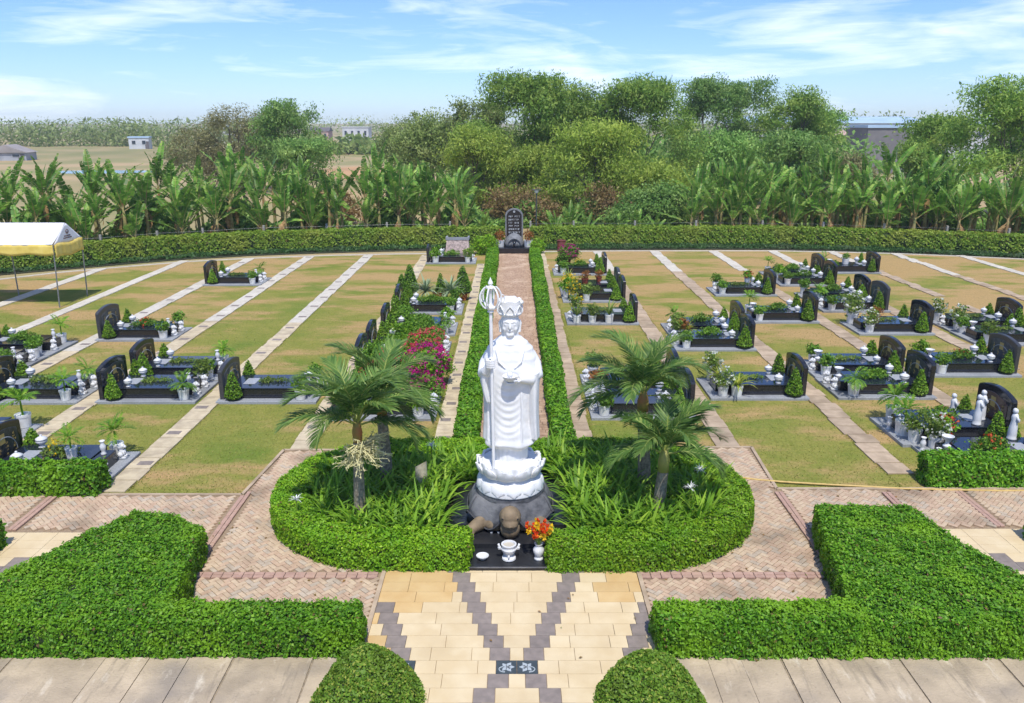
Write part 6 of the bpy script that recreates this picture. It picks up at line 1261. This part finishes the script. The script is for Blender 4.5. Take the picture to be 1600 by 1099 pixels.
sheet('pond', [(-65 + 9 * math.cos(t) * (1 + .2 * math.sin(3 * t)), 130 + 4.5 * math.sin(t)) for t in [2 * math.pi * i / 30 for i in range(30)]], -.03, M_pond)
sheet('bare_soil', [(-24 + 10 * math.cos(t), 128 + 16 * math.sin(t) * (1 + .2 * math.sin(4 * t))) for t in [2 * math.pi * i / 30 for i in range(30)]], -.03, mat('reddish bare soil', S(190, 150, 105), S(165, 130, 92), .95, .1))
def far_belt(segs, seed, label, m, L, W):
    rng = np.random.default_rng(seed); Ps = []
    for x0, y0, x1, y1, h, n in segs:
        nc = max(6, n // 40); t = rng.random(nc); C = np.column_stack([x0 + (x1 - x0) * t, y0 + (y1 - y0) * t + rng.uniform(-.04, .04, nc) * y0, np.zeros(nc)]); hh = h * rng.uniform(.55, 1.1, nc); ci = rng.integers(0, nc, n); r = rng.normal(size=(n, 3))
        P = C[ci] + np.column_stack([r[:, 0] * h * .45, r[:, 1] * h * .3, hh[ci] * np.clip(.5 + .33 * r[:, 2], 0, 1.05)]); Ps.append(P)
    P = np.concatenate(Ps); N = unit(rng.normal(size=(len(P), 3)) + np.array([0, -.2, .5])); V, F = leaf_quads(P, N, L, W, .5, .4, 0, rng); o = new_obj('far_trees', np_mesh('far_trees', V, F, m)); return tag(o, label, 'trees', kind='stuff')
far_belt([(-245, 268, -78, 285, 7.8, 10000)], 71, 'belt of nipa palms along the far edge of the left field', T_olv, 1.7, .5)
far_belt([(-420, 520, 60, 560, 10, 7000), (-60, 200, -18, 215, 4.0, 2500)], 72, 'hazy wood along the horizon at left and centre', T_olv, 1.9, .9)
far_belt([(-6, 104, 20, 104, 6.0, 9000), (20, 108, 44, 106, 5.6, 9000)], 74, 'dark green thicket closing the gaps behind the bamboo clumps', T_grn, .75, .34)
far_belt([(40, 420, 420, 420, 11.5, 7000), (60, 200, 140, 190, 6.0, 3000), (600, 900, -700, 1000, 14, 6000)], 73, 'hazy wood along the horizon at right', T_olv, 1.9, .9)

# grass blades: thicker along slabs, kerbs and paths, thin over the nearer lawn
def grass():
    rng = np.random.default_rng(88); out = []
    n = 62000; Y = 15.2 + 17 * rng.random(n) ** 1.5; X = rng.uniform(-1, 1, n) * (2 + Y * .72); out.append(np.column_stack([X, Y]))
    for xc in (-15.02, -11.78, -8.42, -5.02, -1.68, 1.72, 5.2, 8.62, 12.2):
        m = 3000; y = 15.4 + 24 * rng.random(m) ** 1.4; x = xc + np.where(rng.random(m) < .5, -1, 1) * (.27 + np.abs(rng.normal(size=m)) * .035); out.append(np.column_stack([x, y]))
    P = np.concatenate(out); X, Y = P[:, 0], P[:, 1]; k = ((X < -5.7) & (Y > 15.22)) | ((X > 5.75) & (Y > 15.5)) | (Y > 17.8); k &= ~((np.abs(X) < 1.66)); P = P[k]; n = len(P)
    t = rng.uniform(0, 6.283, n); h = rng.uniform(.015, .035, n); w = .011; lx = rng.normal(size=n) * .02; ly = rng.normal(size=n) * .02; V = np.empty((n, 3, 3))
    V[:, 0] = np.column_stack([P[:, 0] - w * np.cos(t), P[:, 1] - w * np.sin(t), np.zeros(n)]); V[:, 1] = np.column_stack([P[:, 0] + w * np.cos(t), P[:, 1] + w * np.sin(t), np.zeros(n)]); V[:, 2] = np.column_stack([P[:, 0] + lx, P[:, 1] + ly, h])
    o = new_obj('grass_blades', np_mesh('grass_blades', V.reshape(-1, 3), np.arange(n * 3).reshape(n, 3), leafmat('lawn grass blade', (.17, .24, .035), (.32, .31, .07), (.42, .34, .12), .3, objrnd=0))); tag(o, 'short dry grass blades over the nearer lawn and path edges', 'grass', kind='stuff')
grass()

def litter():
    rng = np.random.default_rng(91); Q = []
    for x0, x1, y0, y1, n in ((-8, -2.3, 10.6, 15, 50), (2.3, 8, 10.6, 15.3, 50), (-2.1, 2.1, 8.6, 12.2, 8), (-1, 1, 17.6, 30, 60)): Q.append(np.column_stack([rng.uniform(x0, x1, n), rng.uniform(y0, y1, n), np.full(n, .052)]))
    P = np.concatenate(Q); V, F = leaf_quads(P, np.tile([0, 0, 1.], (len(P), 1)), .06, .032, .5, .4, 0, rng, .93); o = new_obj('fallen_leaves', np_mesh('fallen_leaves', V, F, leafmat('fallen leaf', S(120, 100, 50), S(150, 110, 60), S(110, 130, 50), .1, objrnd=0))); tag(o, 'scattered small fallen leaves on the paving', 'leaves', kind='stuff')
litter()

# ------------------------------------------------------------------ air
hz_ = MB().box(-1500, 1500, -40, 1300, -1.2, 22).build('haze', []); hz_['kind'] = 'stuff'
hm = bpy.data.materials.new('pale air'); hm.use_nodes = True; hn = hm.node_tree; hn.nodes.clear()
pv = hn.nodes.new('ShaderNodeVolumePrincipled'); pv.inputs['Color'].default_value = (.86, .93, 1, 1); pv.inputs['Density'].default_value = .00035; pv.inputs['Anisotropy'].default_value = -.15
ho = hn.nodes.new('ShaderNodeOutputMaterial'); hn.links.new(pv.outputs[0], ho.inputs['Volume']); hz_.data.materials.clear(); hz_.data.materials.append(hm)
for o in bpy.data.objects:
    if 'label' in o.keys() and not (4 <= len(o['label'].split()) <= 16): print('LABEL', len(o['label'].split()), o['label'])
